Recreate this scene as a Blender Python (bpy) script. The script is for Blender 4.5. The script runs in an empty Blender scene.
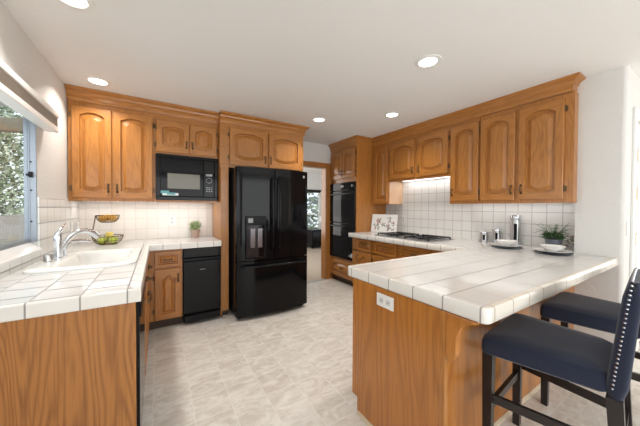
import bpy, bmesh, math, random
from mathutils import Vector, Matrix
random.seed(7)
S = bpy.context.scene
COL = S.collection
R = math.radians

# ------------------------------------------------------------------ camera
F_PX, YAW, PITCH, ROLL, CY, CAM_H = 261.1, R(31.86), R(0.855), R(0.28), 211.3, 1.309
cd = bpy.data.cameras.new('camera')
cd.sensor_fit = 'HORIZONTAL'; cd.sensor_width = 36.0
cd.lens = F_PX / 640 * 36
cd.shift_y = (CY - 213) / 640
cd.clip_start = 0.02; cd.clip_end = 200
cam = bpy.data.objects.new('camera', cd); COL.objects.link(cam)
r_ = Vector((math.cos(YAW), -math.sin(YAW), 0))
f_ = Vector((math.sin(YAW) * math.cos(PITCH), math.cos(YAW) * math.cos(PITCH), -math.sin(PITCH)))
u_ = r_.cross(f_)
r2 = r_ * math.cos(ROLL) + u_ * math.sin(ROLL)
u2 = -r_ * math.sin(ROLL) + u_ * math.cos(ROLL)
mw = Matrix((( r2.x, u2.x, -f_.x, 0), (r2.y, u2.y, -f_.y, 0), (r2.z, u2.z, -f_.z, CAM_H), (0, 0, 0, 1)))
cam.matrix_world = mw
S.camera = cam

# ------------------------------------------------------------------ world, view, big lights
w = bpy.data.worlds.new('sky'); S.world = w; w.use_nodes = True
bgn = w.node_tree.nodes['Background']
bgn.inputs[0].default_value = (0.86, 0.93, 1.0, 1); bgn.inputs[1].default_value = 3.0
S.view_settings.view_transform = 'Standard'; S.view_settings.look = 'None'
S.view_settings.gamma = 1; S.view_settings.use_curve_mapping = False
S.view_settings.exposure = -0.70

def area(name, loc, direction, sx, sy, power, color, spread=180):
    l = bpy.data.lights.new(name, 'AREA'); l.shape = 'RECTANGLE'; l.size = sx; l.size_y = sy
    l.energy = power; l.color = color; l.spread = R(spread)
    o = bpy.data.objects.new(name, l); COL.objects.link(o); o.location = loc
    o.rotation_euler = Vector(direction).to_track_quat('-Z', 'Y').to_euler()
    return o
area('fill_light_rear', (1.6, -3.02, 1.25), (0, 1, 0.30), 3.3, 2.1, 84, (1.0, 0.98, 0.94))  # unseen fill lamp added behind the camera to brighten the room
area('fill_light_side', (-0.62, -1.2, 1.5), (1, 0.25, 0.1), 1.6, 1.3, 16, (0.90, 0.95, 1.0))  # added fill lamp on the window-wall side, behind the camera
area('fill_light_dining', (5.36, -1.3, 1.45), (-1, 0.2, 0.05), 2.4, 1.7, 42, (1.0, 0.84, 0.64))  # added warm fill lamp on the dining side, source unseen
area('daylight_kitchen_window', (-0.90, 1.9, 1.5), (1, 0.1, -0.25), 1.3, 0.8, 9, (0.90, 0.95, 1.0))
area('daylight_far_room', (1.9, 5.6, 1.5), (1, 0.1, 0), 2.2, 1.6, 70, (1.0, 0.97, 0.93))

# ------------------------------------------------------------------ material helpers
def mk(name, col=(0.8, 0.8, 0.8), rough=0.5, metal=0.0, spec=0.5, coat=0.0, emit=None, estr=0):
    m = bpy.data.materials.new(name); m.use_nodes = True
    b = m.node_tree.nodes['Principled BSDF']
    b.inputs['Base Color'].default_value = (*col, 1); b.inputs['Roughness'].default_value = rough
    b.inputs['Metallic'].default_value = metal; b.inputs['Specular IOR Level'].default_value = spec
    b.inputs['Coat Weight'].default_value = coat; b.inputs['Coat Roughness'].default_value = 0.08
    if emit: b.inputs['Emission Color'].default_value = (*emit, 1); b.inputs['Emission Strength'].default_value = estr
    return m
class NT:
    def __init__(s, m): s.t = m.node_tree; s.b = s.t.nodes['Principled BSDF']
    def n(s, ty, **kw):
        x = s.t.nodes.new(ty)
        for k, v in kw.items(): setattr(x, k, v)
        return x
    def l(s, a, b): s.t.links.new(a, b)
    def put(s, sock, v):
        if isinstance(v, (int, float)): sock.default_value = v
        elif isinstance(v, tuple): sock.default_value = v
        else: s.l(v, sock)
    def m(s, op, a, b=0.0, c=None):
        x = s.n('ShaderNodeMath', operation=op); s.put(x.inputs[0], a); s.put(x.inputs[1], b)
        if c is not None: s.put(x.inputs[2], c)
        return x.outputs[0]
    def vm(s, op, a, b):
        x = s.n('ShaderNodeVectorMath', operation=op); s.put(x.inputs[0], a); s.put(x.inputs[1], b); return x.outputs[0]
    def mix(s, f, a, b):
        x = s.n('ShaderNodeMix', data_type='RGBA'); s.put(x.inputs[0], f)
        s.put(x.inputs[6], (*a, 1) if isinstance(a, tuple) else a); s.put(x.inputs[7], (*b, 1) if isinstance(b, tuple) else b)
        return x.outputs[2]
    def noise(s, vec, scale, detail=2, dist=0.0, rough=0.5):
        x = s.n('ShaderNodeTexNoise'); s.put(x.inputs['Vector'], vec); x.inputs['Scale'].default_value = scale
        x.inputs['Detail'].default_value = detail; x.inputs['Distortion'].default_value = dist; x.inputs['Roughness'].default_value = rough
        return x.outputs['Fac']
    def ramp(s, f, a, b):
        x = s.n('ShaderNodeMapRange', interpolation_type='SMOOTHSTEP'); s.put(x.inputs[0], f); x.inputs[1].default_value = a; x.inputs[2].default_value = b
        return x.outputs[0]
    def bump(s, h, strength, dist=0.01):
        x = s.n('ShaderNodeBump'); s.put(x.inputs['Height'], h); x.inputs['Strength'].default_value = strength; x.inputs['Distance'].default_value = dist
        s.l(x.outputs[0], s.b.inputs['Normal'])
    def obj(s): return s.n('ShaderNodeTexCoord').outputs['Object']
    def pos(s): return s.n('ShaderNodeNewGeometry').outputs['Position']

def oak(name, axis, light=(0.46, 0.190, 0.040), dark=(0.25, 0.082, 0.014), ring=16.0, big=5.0, rough=0.33, ringmix=0.34):
    m = mk(name, rough=rough, coat=0.25); t = NT(m)
    v = t.obj()
    rnd = t.n('ShaderNodeObjectInfo').outputs['Random']
    off = t.n('ShaderNodeCombineXYZ'); 
    for i in range(3): t.l(t.m('MULTIPLY', rnd, 37.0 + 11 * i), off.inputs[i])
    v = t.vm('ADD', v, off.outputs[0])
    sc = [1.0, 1.0, 1.0]; sc[axis] = 0.16
    fine = [1.0, 1.0, 1.0]; fine[axis] = 0.035
    v1 = t.vm('MULTIPLY', v, tuple(sc)); v2 = t.vm('MULTIPLY', v, tuple(fine))
    n1 = t.noise(v1, big, 2.5, 0.25)
    rings = t.m('MULTIPLY_ADD', t.m('SINE', t.m('MULTIPLY', n1, ring * 6.283)), 0.5, 0.5)
    rings = t.m('POWER', rings, 2.2)
    pores = t.ramp(t.noise(v2, 150, 2, 0.0, 0.6), 0.50, 0.70)
    tone = t.noise(v1, 1.7, 2)
    c = t.mix(t.m('MULTIPLY', rings, ringmix), light, dark)
    c = t.mix(t.m('MULTIPLY', pores, 0.42), c, (dark[0] * 0.7, dark[1] * 0.65, dark[2] * 0.6))
    c = t.mix(t.m('MULTIPLY', tone, 0.30), c, (light[0] * 0.8, light[1] * 0.72, light[2] * 0.62))
    t.l(c, t.b.inputs['Base Color'])
    t.bump(pores, 0.12, 0.002)
    return m

def tile(name, ax, pitch, offs, tilecol, groutcol, gw=0.005, stagger=0.0, rough=0.12, var=0.05, groutcol2=None, gw2=None):
    """ax: two axes (u along the courses, v across them); grout in the plane of those axes only"""
    m = mk(name, rough=rough); t = NT(m)
    sp = t.n('ShaderNodeSeparateXYZ'); t.l(t.pos(), sp.inputs[0])
    u = t.m('DIVIDE', t.m('SUBTRACT', sp.outputs[ax[0]], offs[0]), pitch[0])
    v = t.m('DIVIDE', t.m('SUBTRACT', sp.outputs[ax[1]], offs[1]), pitch[1])
    vi = t.m('FLOOR', v)
    if stagger: u = t.m('ADD', u, t.m('MULTIPLY', t.m('MODULO', t.m('ABSOLUTE', vi), 2.0), stagger))
    ui = t.m('FLOOR', u)
    def edge(x, p, g):
        d = t.m('ABSOLUTE', t.m('SUBTRACT', t.m('FRACT', x), 0.5)); d = t.m('MULTIPLY', t.m('SUBTRACT', 0.5, d), p)
        return t.m('SUBTRACT', 1.0, t.ramp(d, g * 0.42, g * 0.62))
    eu = edge(u, pitch[0], gw2 or gw); ev = edge(v, pitch[1], gw)
    cmb = t.n('ShaderNodeCombineXYZ'); t.l(ui, cmb.inputs[0]); t.l(vi, cmb.inputs[1])
    wn = t.n('ShaderNodeTexWhiteNoise', noise_dimensions='2D'); t.l(cmb.outputs[0], wn.inputs['Vector'])
    c = t.mix(t.m('MULTIPLY', wn.outputs['Value'], var * 4), tilecol, tuple(x * 0.86 for x in tilecol))
    c = t.mix(eu, c, groutcol2 or groutcol); c = t.mix(ev, c, groutcol)
    t.l(c, t.b.inputs['Base Color'])
    e = t.m('MAXIMUM', eu, ev)
    t.l(t.m('MULTIPLY_ADD', e, 0.6, rough), t.b.inputs['Roughness'])
    t.bump(t.m('SUBTRACT', 1.0, e), 0.35, 0.002)
    return m

OAK_Z = oak('oak_vertical_grain', 2); OAK_X = oak('oak_grain_along_x', 0); OAK_Y = oak('oak_grain_along_y', 1)
OAK_PANEL = oak('oak_veneer_cathedral', 2, (0.44, 0.182, 0.044), (0.20, 0.070, 0.015), ring=38, big=2.6, ringmix=0.62)
OAK_PEN = oak('oak_veneer_straight', 2, (0.49, 0.190, 0.036), (0.27, 0.088, 0.015), ring=18, big=2.6, ringmix=0.5)
OAK_IN = oak('pale_maple_interior', 2, (0.80, 0.55, 0.36), (0.66, 0.42, 0.25), ring=5)
GROUT_D = (0.33, 0.30, 0.28); GROUT_L = (0.28, 0.265, 0.25); WHITE_T = (0.74, 0.735, 0.72)
T_LEFT = tile('tile_counter_window', (1, 0), (0.163, 0.165), (1.55, -0.125), WHITE_T, GROUT_D, 0.0065, 0.5, groutcol2=GROUT_L, gw2=0.014)
T_PEN = tile('tile_counter_peninsula', (0, 1), (0.163, 0.1615), (1.14, 0.537), (0.72, 0.715, 0.70), GROUT_D, 0.0085, 0.5, groutcol2=(.46, .44, .42), gw2=0.007)
T_EDGE_X = tile('tile_edge_along_x', (0, 2), (0.167, 9), (-0.123, -3), (0.82, 0.79, 0.74), GROUT_D, 0.006)
T_EDGE_Y = tile('tile_edge_along_y', (1, 2), (0.1615, 9), (0.537, -3), (0.82, 0.79, 0.74), GROUT_D, 0.006)
T_BACK = tile('tile_backsplash_back', (0, 2), (0.1125, 0.125), (0.115, 0.914), (0.80, 0.75, 0.69), (0.62, 0.57, 0.51), 0.0055)
T_RIGHT = tile('tile_backsplash_cooktop', (1, 2), (0.124, 0.125), (1.035, 1.018), (0.80, 0.785, 0.755), (0.42, 0.40, 0.39), 0.0055)
T_LWALL = tile('tile_backsplash_window', (1, 2), (0.155, 0.118), (2.82, 1.30), (0.80, 0.80, 0.78), (0.36, 0.35, 0.34), 0.007)

def wallpaint(name, col, bumpy=0.25):
    m = mk(name, col, 0.75, spec=0.25); t = NT(m)
    n = t.noise(t.pos(), 42, 3, 0.6); t.bump(t.ramp(n, 0.38, 0.62), bumpy, 0.004); return m
WALL = wallpaint('wall_texture_paint', (0.72, 0.71, 0.685)); CEIL = wallpaint('ceiling_paint', (0.84, 0.83, 0.815), 0.10)
WHITE = mk('white_painted_trim', (0.83, 0.83, 0.81), 0.4)

def floor_mat():
    m = mk('stone_look_vinyl', rough=0.34, spec=0.4); t = NT(m); p = t.pos()
    sp = t.n('ShaderNodeSeparateXYZ'); t.l(p, sp.inputs[0])
    P = 0.222
    u = t.m('DIVIDE', t.m('ADD', sp.outputs[0], 0.03), P); v = t.m('DIVIDE', t.m('ADD', sp.outputs[1], 0.05), P * 1.0)
    vi = t.m('FLOOR', v); ui = t.m('FLOOR', u)
    def edge(x):
        d = t.m('SUBTRACT', 0.5, t.m('ABSOLUTE', t.m('SUBTRACT', t.m('FRACT', x), 0.5)))
        return t.m('SUBTRACT', 1.0, t.ramp(t.m('MULTIPLY', d, P), 0.001, 0.006))
    e = t.m('MAXIMUM', edge(u), edge(v))
    cmb = t.n('ShaderNodeCombineXYZ'); t.l(ui, cmb.inputs[0]); t.l(vi, cmb.inputs[1])
    wn = t.n('ShaderNodeTexWhiteNoise', noise_dimensions='2D'); t.l(cmb.outputs[0], wn.inputs['Vector'])
    q = t.vm('ADD', p, t.vm('MULTIPLY', wn.outputs['Color'], (9.0, 9.0, 9.0)))
    a = t.noise(t.vm('MULTIPLY', q, (1.0, 2.2, 1.0)), 5.5, 5, 1.2, 0.62)
    b = t.noise(q, 24, 4, 0.8, 0.6)
    c = t.mix(t.ramp(a, 0.30, 0.70), (0.60, 0.545, 0.48), (0.82, 0.79, 0.74))
    c = t.mix(t.m('MULTIPLY', t.ramp(b, 0.48, 0.72), 0.34), c, (0.50, 0.44, 0.375))
    c = t.mix(t.m('MULTIPLY', wn.outputs['Value'], 0.28), c, (0.80, 0.78, 0.75))
    c = t.mix(t.m('MULTIPLY', e, 0.55), c, (0.82, 0.80, 0.77))
    t.l(c, t.b.inputs['Base Color']); t.bump(a, 0.08, 0.004)
    return m
FLOOR = floor_mat()
def carpet_mat():
    m = mk('beige_carpet', rough=0.95, spec=0.1); t = NT(m); n = t.noise(t.pos(), 160, 3); 
    t.l(t.mix(n, (0.42, 0.35, 0.28), (0.58, 0.50, 0.42)), t.b.inputs['Base Color']); t.bump(n, 0.4, 0.01); return m
CARPET = carpet_mat()
def fabric(name, a, b):
    m = mk(name, rough=0.9, spec=0.15); t = NT(m); p = t.obj()
    n = t.noise(t.vm('MULTIPLY', p, (1, 1, 3)), 260, 2); n2 = t.noise(p, 14, 3)
    c = t.mix(n, a, b); c = t.mix(t.m('MULTIPLY', n2, 0.25), c, tuple(x * 0.7 for x in a)); t.l(c, t.b.inputs['Base Color'])
    t.b.inputs['Sheen Weight'].default_value = 0.25; t.bump(n, 0.25, 0.002); return m
NAVY = fabric('navy_linen', (0.014, 0.018, 0.036), (0.030, 0.037, 0.066))
TAUPE = fabric('taupe_shade_cloth', (0.36, 0.31, 0.26), (0.46, 0.40, 0.34))
GLOSSB = mk('gloss_black', (0.005, 0.005, 0.006), 0.08, spec=0.20)
SATINB = mk('satin_black', (0.008, 0.008, 0.009), 0.28, spec=0.16)
DARKG = mk('dark_glass', (0.006, 0.006, 0.008), 0.03, spec=0.15)
SCREEN = mk('microwave_window_mesh', (0.16, 0.15, 0.12), 0.22)
GREYM = mk('grey_marking', (0.32, 0.33, 0.34), 0.4)
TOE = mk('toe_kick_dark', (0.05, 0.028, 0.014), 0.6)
LEGW = mk('espresso_wood', (0.018, 0.013, 0.012), 0.3)
BRONZE = mk('antique_bronze', (0.15, 0.095, 0.050), 0.42, metal=0.7)
BRASS = mk('aged_brass', (0.42, 0.28, 0.11), 0.35, metal=0.9)
CHROME = mk('chrome', (0.74, 0.78, 0.83), 0.20, metal=0.9)
STEEL = mk('brushed_steel', (0.55, 0.55, 0.55), 0.30, metal=1.0)
ALU = mk('grey_aluminium', (0.27, 0.29, 0.32), 0.38, metal=0.55)
ENAMEL = mk('white_enamel', (0.84, 0.83, 0.80), 0.10)
PORC = mk('white_porcelain', (0.82, 0.81, 0.79), 0.12)
PLATE_W = mk('white_plastic', (0.83, 0.82, 0.79), 0.35)
BLUE_GREY = mk('dark_blue_grey', (0.10, 0.13, 0.17), 0.35)
POTG = mk('grey_pot', (0.13, 0.14, 0.17), 0.5)
POTP = mk('pinkish_clay_pot', (0.50, 0.36, 0.30), 0.7)
SOIL = mk('soil', (0.05, 0.035, 0.02), 0.9)
LEAF = mk('leaf_green', (0.055, 0.14, 0.035), 0.5); LEAF2 = mk('herb_green', (0.22, 0.36, 0.10), 0.55)
LED = mk('led_lens', (1, 1, 1), 0.5, emit=(1.0, 0.97, 0.92), estr=9)
LEDBAR = mk('led_bar_lens', (1, 1, 1), 0.5, emit=(0.98, 0.98, 1.0), estr=5)
def glassmat(name, tint=(1, 1, 1), mixf=0.10):
    m = mk(name); t = m.node_tree; t.nodes.remove(t.nodes['Principled BSDF'])
    tr = t.nodes.new('ShaderNodeBsdfTransparent'); tr.inputs[0].default_value = (*tint, 1)
    gl = t.nodes.new('ShaderNodeBsdfGlossy'); gl.inputs['Roughness'].default_value = 0.02
    mx = t.nodes.new('ShaderNodeMixShader'); mx.inputs[0].default_value = mixf
    t.links.new(tr.outputs[0], mx.inputs[1]); t.links.new(gl.outputs[0], mx.inputs[2]); t.links.new(mx.outputs[0], t.nodes['Material Output'].inputs[0])
    return m
GLASS = glassmat('clear_pane', (0.96, 0.98, 0.98), 0.06)

# ------------------------------------------------------------------ mesh helpers
class MB:
    def __init__(s): s.b = bmesh.new()
    def _mark(s, faces, mi):
        for f in faces: f.material_index = mi
    def box(s, x0, x1, y0, y1, z0, z1, bev=0.0, mi=0, seg=2):
        n0 = set(s.b.faces) if bev else None
        vs = [s.b.verts.new((x, y, z)) for x in (min(x0, x1), max(x0, x1)) for y in (min(y0, y1), max(y0, y1)) for z in (min(z0, z1), max(z0, z1))]
        fs = [s.b.faces.new([vs[i] for i in q]) for q in ((0, 1, 3, 2), (4, 6, 7, 5), (0, 4, 5, 1), (2, 3, 7, 6), (0, 2, 6, 4), (1, 5, 7, 3))]
        s._mark(fs, mi)
        if bev:
            es = list({e for f in fs for e in f.edges})
            bmesh.ops.bevel(s.b, geom=es, offset=bev, segments=seg, profile=0.5, affect='EDGES')
            s._mark([f for f in s.b.faces if f not in n0], mi)
        return s
    def prism(s, pts, axis, a, b, mi=0, bev=0.0):
        """pts in the two other axes (cyclic order), extruded along axis from a to b"""
        def P(p, c):
            return {0: (c, p[0], p[1]), 1: (p[0], c, p[1]), 2: (p[0], p[1], c)}[axis]
        n0 = set(s.b.faces)
        A = [s.b.verts.new(P(p, a)) for p in pts]; B = [s.b.verts.new(P(p, b)) for p in pts]
        fs = [s.b.faces.new(A[::-1]), s.b.faces.new(B)]
        n = len(pts)
        for i in range(n): fs.append(s.b.faces.new((A[i], A[(i + 1) % n], B[(i + 1) % n], B[i])))
        if bev:
            es = list({e for f in fs[:2] for e in f.edges})
            bmesh.ops.bevel(s.b, geom=es, offset=bev, segments=2, profile=0.5, affect='EDGES')
        s._mark([f for f in s.b.faces if f not in n0], mi)
        return s
    def loft(s, rings, mi=0, cap0=True, cap1=True, closed=True):
        V = [[s.b.verts.new(p) for p in r] for r in rings]; n = len(V[0])
        for a, b in zip(V, V[1:]):
            for i in range(n if closed else n - 1):
                j = (i + 1) % n
                s.b.faces.new((a[i], a[j], b[j], b[i])).material_index = mi
        if cap0: s.b.faces.new(V[0][::-1]).material_index = mi
        if cap1: s.b.faces.new(V[-1]).material_index = mi
        return s
    def lathe(s, prof, c=(0, 0, 0), n=24, mi=0, sx=1, sy=1):
        rings = [[(c[0] + r * sx * math.cos(2 * math.pi * i / n), c[1] + r * sy * math.sin(2 * math.pi * i / n), c[2] + z) for i in range(n)] for r, z in prof]
        return s.loft(rings, mi)
    def tube(s, path, r, n=8, mi=0):
        P = [Vector(p) for p in path]; rs = r if isinstance(r, (list, tuple)) else [r] * len(P)
        rings = []; prev = None
        for i, p in enumerate(P):
            d = (P[min(i + 1, len(P) - 1)] - P[max(i - 1, 0)]).normalized()
            a = prev if prev is not None else (Vector((0, 0, 1)) if abs(d.z) < 0.9 else Vector((1, 0, 0)))
            a = (a - d * a.dot(d)).normalized(); b = d.cross(a); prev = a
            rings.append([p + (a * math.cos(2 * math.pi * k / n) + b * math.sin(2 * math.pi * k / n)) * rs[i] for k in range(n)])
        return s.loft(rings, mi)
    def ring(s, c, R_, r, n=28, m=6, axis=2, mi=0, sx=1, sy=1):
        V = []
        for i in range(n):
            a = 2 * math.pi * i / n; row = []
            for k in range(m):
                b = 2 * math.pi * k / m; q = R_ + r * math.cos(b); h = r * math.sin(b)
                p = (q * math.cos(a) * sx, q * math.sin(a) * sy, h)
                p = {2: p, 1: (p[0], p[2], p[1]), 0: (p[2], p[0], p[1])}[axis]
                row.append(s.b.verts.new((c[0] + p[0], c[1] + p[1], c[2] + p[2])))
            V.append(row)
        for i in range(n):
            for k in range(m):
                s.b.faces.new((V[i][k], V[(i + 1) % n][k], V[(i + 1) % n][(k + 1) % m], V[i][(k + 1) % m])).material_index = mi
        return s
    def ball(s, c, r, sz=1.0, n=14, mi=0):
        k = n // 2
        return s.lathe([(max(r * math.sin(math.pi * i / k), 0.0004), -r * sz * math.cos(math.pi * i / k)) for i in range(k + 1)], c, n, mi)
    def quad(s, a, b, c, d, mi=0):
        s.b.faces.new([s.b.verts.new(p) for p in (a, b, c, d)]).material_index = mi; return s

ORIG = {}
def build(name, mb, mats, parent=None, smooth=False, loc=(0, 0, 0)):
    """mesh coordinates are world coordinates; the object's origin goes to loc (top-level) or its root's base"""
    me = bpy.data.meshes.new(name)
    bmesh.ops.recalc_face_normals(mb.b, faces=mb.b.faces)
    o0 = Vector(loc) if parent is None else ORIG[parent.name]
    bmesh.ops.translate(mb.b, verts=mb.b.verts, vec=-o0)
    mb.b.to_mesh(me); mb.b.free()
    for m in (mats if isinstance(mats, (list, tuple)) else [mats]): me.materials.append(m)
    if smooth:
        for p in me.polygons: p.use_smooth = True
        me.set_sharp_from_angle(angle=R(40))
    o = bpy.data.objects.new(name, me); COL.objects.link(o)
    if parent is None: o.location = o0
    else: o.parent = parent
    ORIG[o.name] = o0
    return o
def tag(o, label=None, cat=None, group=None, kind=None):
    for k, v in (('label', label), ('category', cat), ('group', group), ('kind', kind)):
        if v: o[k] = v
    return o
def thing(name, loc, label, cat, group=None):
    o = bpy.data.objects.new(name, None); o.empty_display_size = 0.1; COL.objects.link(o); o.location = loc
    ORIG[o.name] = Vector(loc); return tag(o, label, cat, group)
def struct(name, mb, mats, label, cat, smooth=False):
    return tag(build(name, mb, mats, None, smooth), label, cat, None, 'structure')
def copy_tree(o, parent=None):
    c = o.copy(); COL.objects.link(c)
    if parent: c.parent = parent
    for ch in list(o.children): copy_tree(ch, c)
    return c

# ------------------------------------------------------------------ setting
CZ = 2.44
XL, YB, YD, XR, XP = -0.73, 3.80, 3.97, 3.36, 3.13     # window wall, back wall, doorway wall, cooktop wall, pier face
struct('floor', MB().box(-0.9, 5.6, -3.2, 4.0, -0.08, 0), FLOOR, 'pale stone-look vinyl floor in square tiles', 'floor')
struct('floor_far_room', MB().box(1.0, 7.2, 4.0, 7.7, -0.08, 0.004), CARPET, 'beige carpet in the room beyond the doorway', 'floor')
struct('ceiling', MB().box(-0.9, 7.2, -3.2, 7.7, CZ, CZ + 0.08), CEIL, 'smooth off-white ceiling with recessed lights', 'ceiling')
# window wall with two openings
wy0, wy1, wz0, wz1 = 0.95, 2.655, 1.02, 2.03
m = MB().box(XL - 0.062, XL, wy1, 3.97, 0, CZ).box(XL - 0.062, XL, wy0, wy1, 0, wz0).box(XL - 0.062, XL, wy0, wy1, wz1, CZ)
m.box(XL - 0.062, XL, -0.4, wy0, 0, CZ).box(XL - 0.062, XL, -2.0, -0.4, 0, 0.85).box(XL - 0.062, XL, -2.0, -0.4, 2.15, CZ).box(XL - 0.062, XL, -3.2, -2.0, 0, CZ)
struct('wall_left', m, WALL, 'textured off-white wall with the window over the sink', 'wall')
struct('wall_back', MB().box(XL, 1.72, YB, YB + 0.3, 0, CZ), WALL, 'off-white wall behind the back cabinets and refrigerator', 'wall')
m = MB().box(1.72, 1.80, YD, YD + 0.13, 0, CZ).box(1.80, 2.60, YD, YD + 0.13, 2.035, CZ).box(2.60, 3.36, YD, YD + 0.13, 0, CZ)
struct('wall_doorway', m, WALL, 'off-white wall over the oak-cased doorway', 'wall')
struct('wall_right', MB().box(XR, XR + 0.12, 0.77, YD, 0, CZ), WALL, 'wall behind the cooktop and its cabinets', 'wall')
# pier with a rounded (bullnose) outer corner, then the wall that turns away
rr = 0.03
arc = [(XP + rr - rr * math.cos(a), 0.48 + rr - rr * math.sin(a)) for a in [math.pi / 2 * k / 6 for k in range(7)]]
m = MB().prism([(XR, 0.77), (XP, 0.77)] + arc + [(3.41, 0.48), (3.41, 0.60), (XR, 0.60)], 2, 0, CZ)
m.box(3.41, 4.25, 0.48, 0.60, 2.06, CZ).box(4.25, 5.6, 0.48, 0.60, 0, CZ)
struct('wall_pier', m, WALL, 'white wall pier at the end of the peninsula, rounded corner', 'wall', True)
struct('wall_dining', MB().box(5.48, 5.6, -3.2, 0.48, 0, 0.55).box(5.48, 5.6, -3.2, -2.6, 0.55, CZ).box(5.48, 5.6, 0.0, 0.48, 0.55, CZ).box(5.48, 5.6, -2.6, 0.0, 2.35, CZ), WALL, 'off-white dining wall with a wide opening for added fill light', 'wall')  # unseen opening made for the dining-side fill lamp
struct('wall_rear', MB().box(XL, -0.1, -3.2, -3.08, 0, CZ).box(3.3, 5.48, -3.2, -3.08, 0, CZ).box(-0.1, 3.3, -3.2, -3.08, 2.3, CZ), WALL, 'off-white wall with an opening added for fill light', 'wall')  # unseen opening behind the camera, made to let fill light in
# room beyond the doorway
fy = 7.5
struct('wall_far_room', MB().box(1.0, 4.10, fy, fy + 0.12, 0, CZ).box(4.10, 4.66, fy, fy + 0.12, 1.90, CZ).box(4.10, 4.66, fy, fy + 0.12, 0, 0.30).box(4.66, 7.2, fy, fy + 0.12, 0, CZ).box(7.1, 7.2, 4.1, fy, 0, CZ).box(1.0, 1.1, 4.1, fy, 0, CZ),
       WALL, 'cream wall of the room beyond the doorway', 'wall')
m = MB()
for x in (4.10, 4.63): m.box(x, x + 0.03, fy + 0.02, fy + 0.07, 0.30, 1.90)
for z in (0.30, 1.06, 1.87): m.box(4.10, 4.66, fy + 0.02, fy + 0.07, z, z + 0.03)
o = struct('window_2', m, WHITE, 'white window in the far room showing greenery', 'window')
build('pane', MB().box(4.13, 4.63, fy + 0.04, fy + 0.045, 0.33, 1.87), GLASS, o)
# door casings
CY_ = YD - 0.02
m = MB().box(2.60, 2.685, CY_, YD, 0, 2.035, 0.004).box(1.72, 1.80, CY_, YD, 0, 2.035, 0.004).box(1.72, 2.685, CY_ - 0.004, YD, 2.035, 2.105, 0.004)
m.box(2.585, 2.60, YD, YD + 0.14, 0, 2.035).box(1.80, 1.815, YD, YD + 0.14, 0, 2.035).box(1.80, 2.60, YD, YD + 0.14, 2.02, 2.035)
struct('trim_1', m, OAK_Z, 'honey oak casing around the doorway beside the refrigerator', 'trim')
struct('trim_2', MB().box(1.80, 2.60, YD - 0.03, YD + 0.03, 0, 0.008), STEEL, 'thin threshold strip between vinyl and carpet', 'trim')
m = MB().box(3.335, 3.42, 0.462, 0.48, 0, 2.06, 0.004).box(4.25, 4.335, 0.462, 0.48, 0, 2.06, 0.004).box(3.335, 4.335, 0.462, 0.48, 2.06, 2.145, 0.004).box(3.405, 3.42, 0.48, 0.59, 0, 2.06)
struct('trim_3', m, WHITE, 'white casing around the white door behind the pier', 'trim')
d = struct('door_1', MB().box(3.425, 4.245, 0.475, 0.515, 0.01, 2.05, 0.004), WHITE, 'white hinged door past the wall pier', 'door')
for z in (1.76, 1.44, 1.05, 0.28):
    build('hinge', MB().box(3.42, 3.445, 0.462, 0.475, z - 0.045, z + 0.045).tube([(3.424, 0.466, z - 0.05), (3.424, 0.466, z + 0.05)], 0.007), BRASS, d)
for z0, z1 in ((0.2, 0.95), (1.08, 1.9)):
    for x0, x1 in ((3.54, 3.79), (3.88, 4.13)): build('panel', MB().box(x0, x1, 0.468, 0.478, z0, z1, 0.006), WHITE, d)
struct('baseboard_pier', MB().box(XP - 0.014, XP, 0.50, 0.685, 0, 0.085, 0.003), WHITE, 'short white baseboard at the foot of the wall pier', 'baseboard')
# backsplashes
struct('trim_4', MB().box(XL + 0.008, 0.632, YB - 0.008, YB, 0.9, 1.37), T_BACK, 'small cream tile backsplash under the back cabinets', 'backsplash')
TILE_R = struct('trim_5', MB().box(XR - 0.008, XR, 0.772, 3.235, 0.9, 1.72), T_RIGHT, 'white tile backsplash with grey grout behind the cooktop', 'backsplash')
m = MB().box(XL, XL + 0.008, wy1 + 0.0, YB, 0.9, 1.37).box(XL, XL + 0.010, 0.9, wy1, 0.9, 1.0)
struct('trim_6', m, T_LWALL, 'white tile backsplash on the window wall by the sink', 'backsplash')
# floral accent tiles near the pier
m = MB(); random.seed(3)
for k in range(26):
    y = 0.80 + random.random() * 0.085; z = 0.945 + random.random() * 0.10; s = 0.006 + random.random() * 0.008
    m.lathe([(s, 0), (s * 0.6, 0.0012)], (0, 0, 0), 6, random.choice((0, 0, 1)))
    m.b.verts.ensure_lookup_table()
    for v in m.b.verts[-12:]: v.co = Vector((XR - 0.009 - v.co.z, y + v.co.x, z + v.co.y))
build('floral_motif', m, [mk('motif_clay', (0.45, 0.33, 0.28), 0.4), mk('motif_green', (0.35, 0.38, 0.30), 0.4)], TILE_R)
# window sill and window
sill = [(XL + 0.022, 0.985), (XL + 0.022, 1.002), (XL + 0.012, 1.012), (XL - 0.035, 1.052), (XL - 0.062, 1.052), (XL - 0.062, 1.022), (XL + 0.0, 1.0), (XL + 0.0105, 0.985)]
m = MB().prism(sill, 1, wy0, wy1 - 0.002)
struct('trim_7', m, tile('tile_sill', (1, 0), (0.163, 9), (2.30, -3), (0.80, 0.80, 0.79), (.62, .61, .60), 0.004), 'white tile sill under the sink window', 'window sill')
m = MB()
fx0, fx1 = XL - 0.062, XL - 0.034
m.box(fx0, fx1, wy1 - 0.018, wy1 - 0.002, 1.053, wz1).box(fx0, fx1, wy0, wy0 + 0.045, 1.053, wz1).box(fx0, fx1, wy0 + .045, wy1 - .018, 1.053, 1.078).box(fx0, fx1, wy0 + .045, wy1 - .018, wz1 - 0.09, wz1)
m.box(fx1 - 0.012, fx1 + 0.032, wy1 - 0.014, wy1 - 0.002, 1.055, wz1 - .002)
o = struct('window_1', m, ALU, 'grey aluminium window over the sink', 'window')
build('sash', MB().box(fx0 + .01, fx1 - .012, 1.74, 1.78, 1.078, wz1 - .09), ALU, o)
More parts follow.
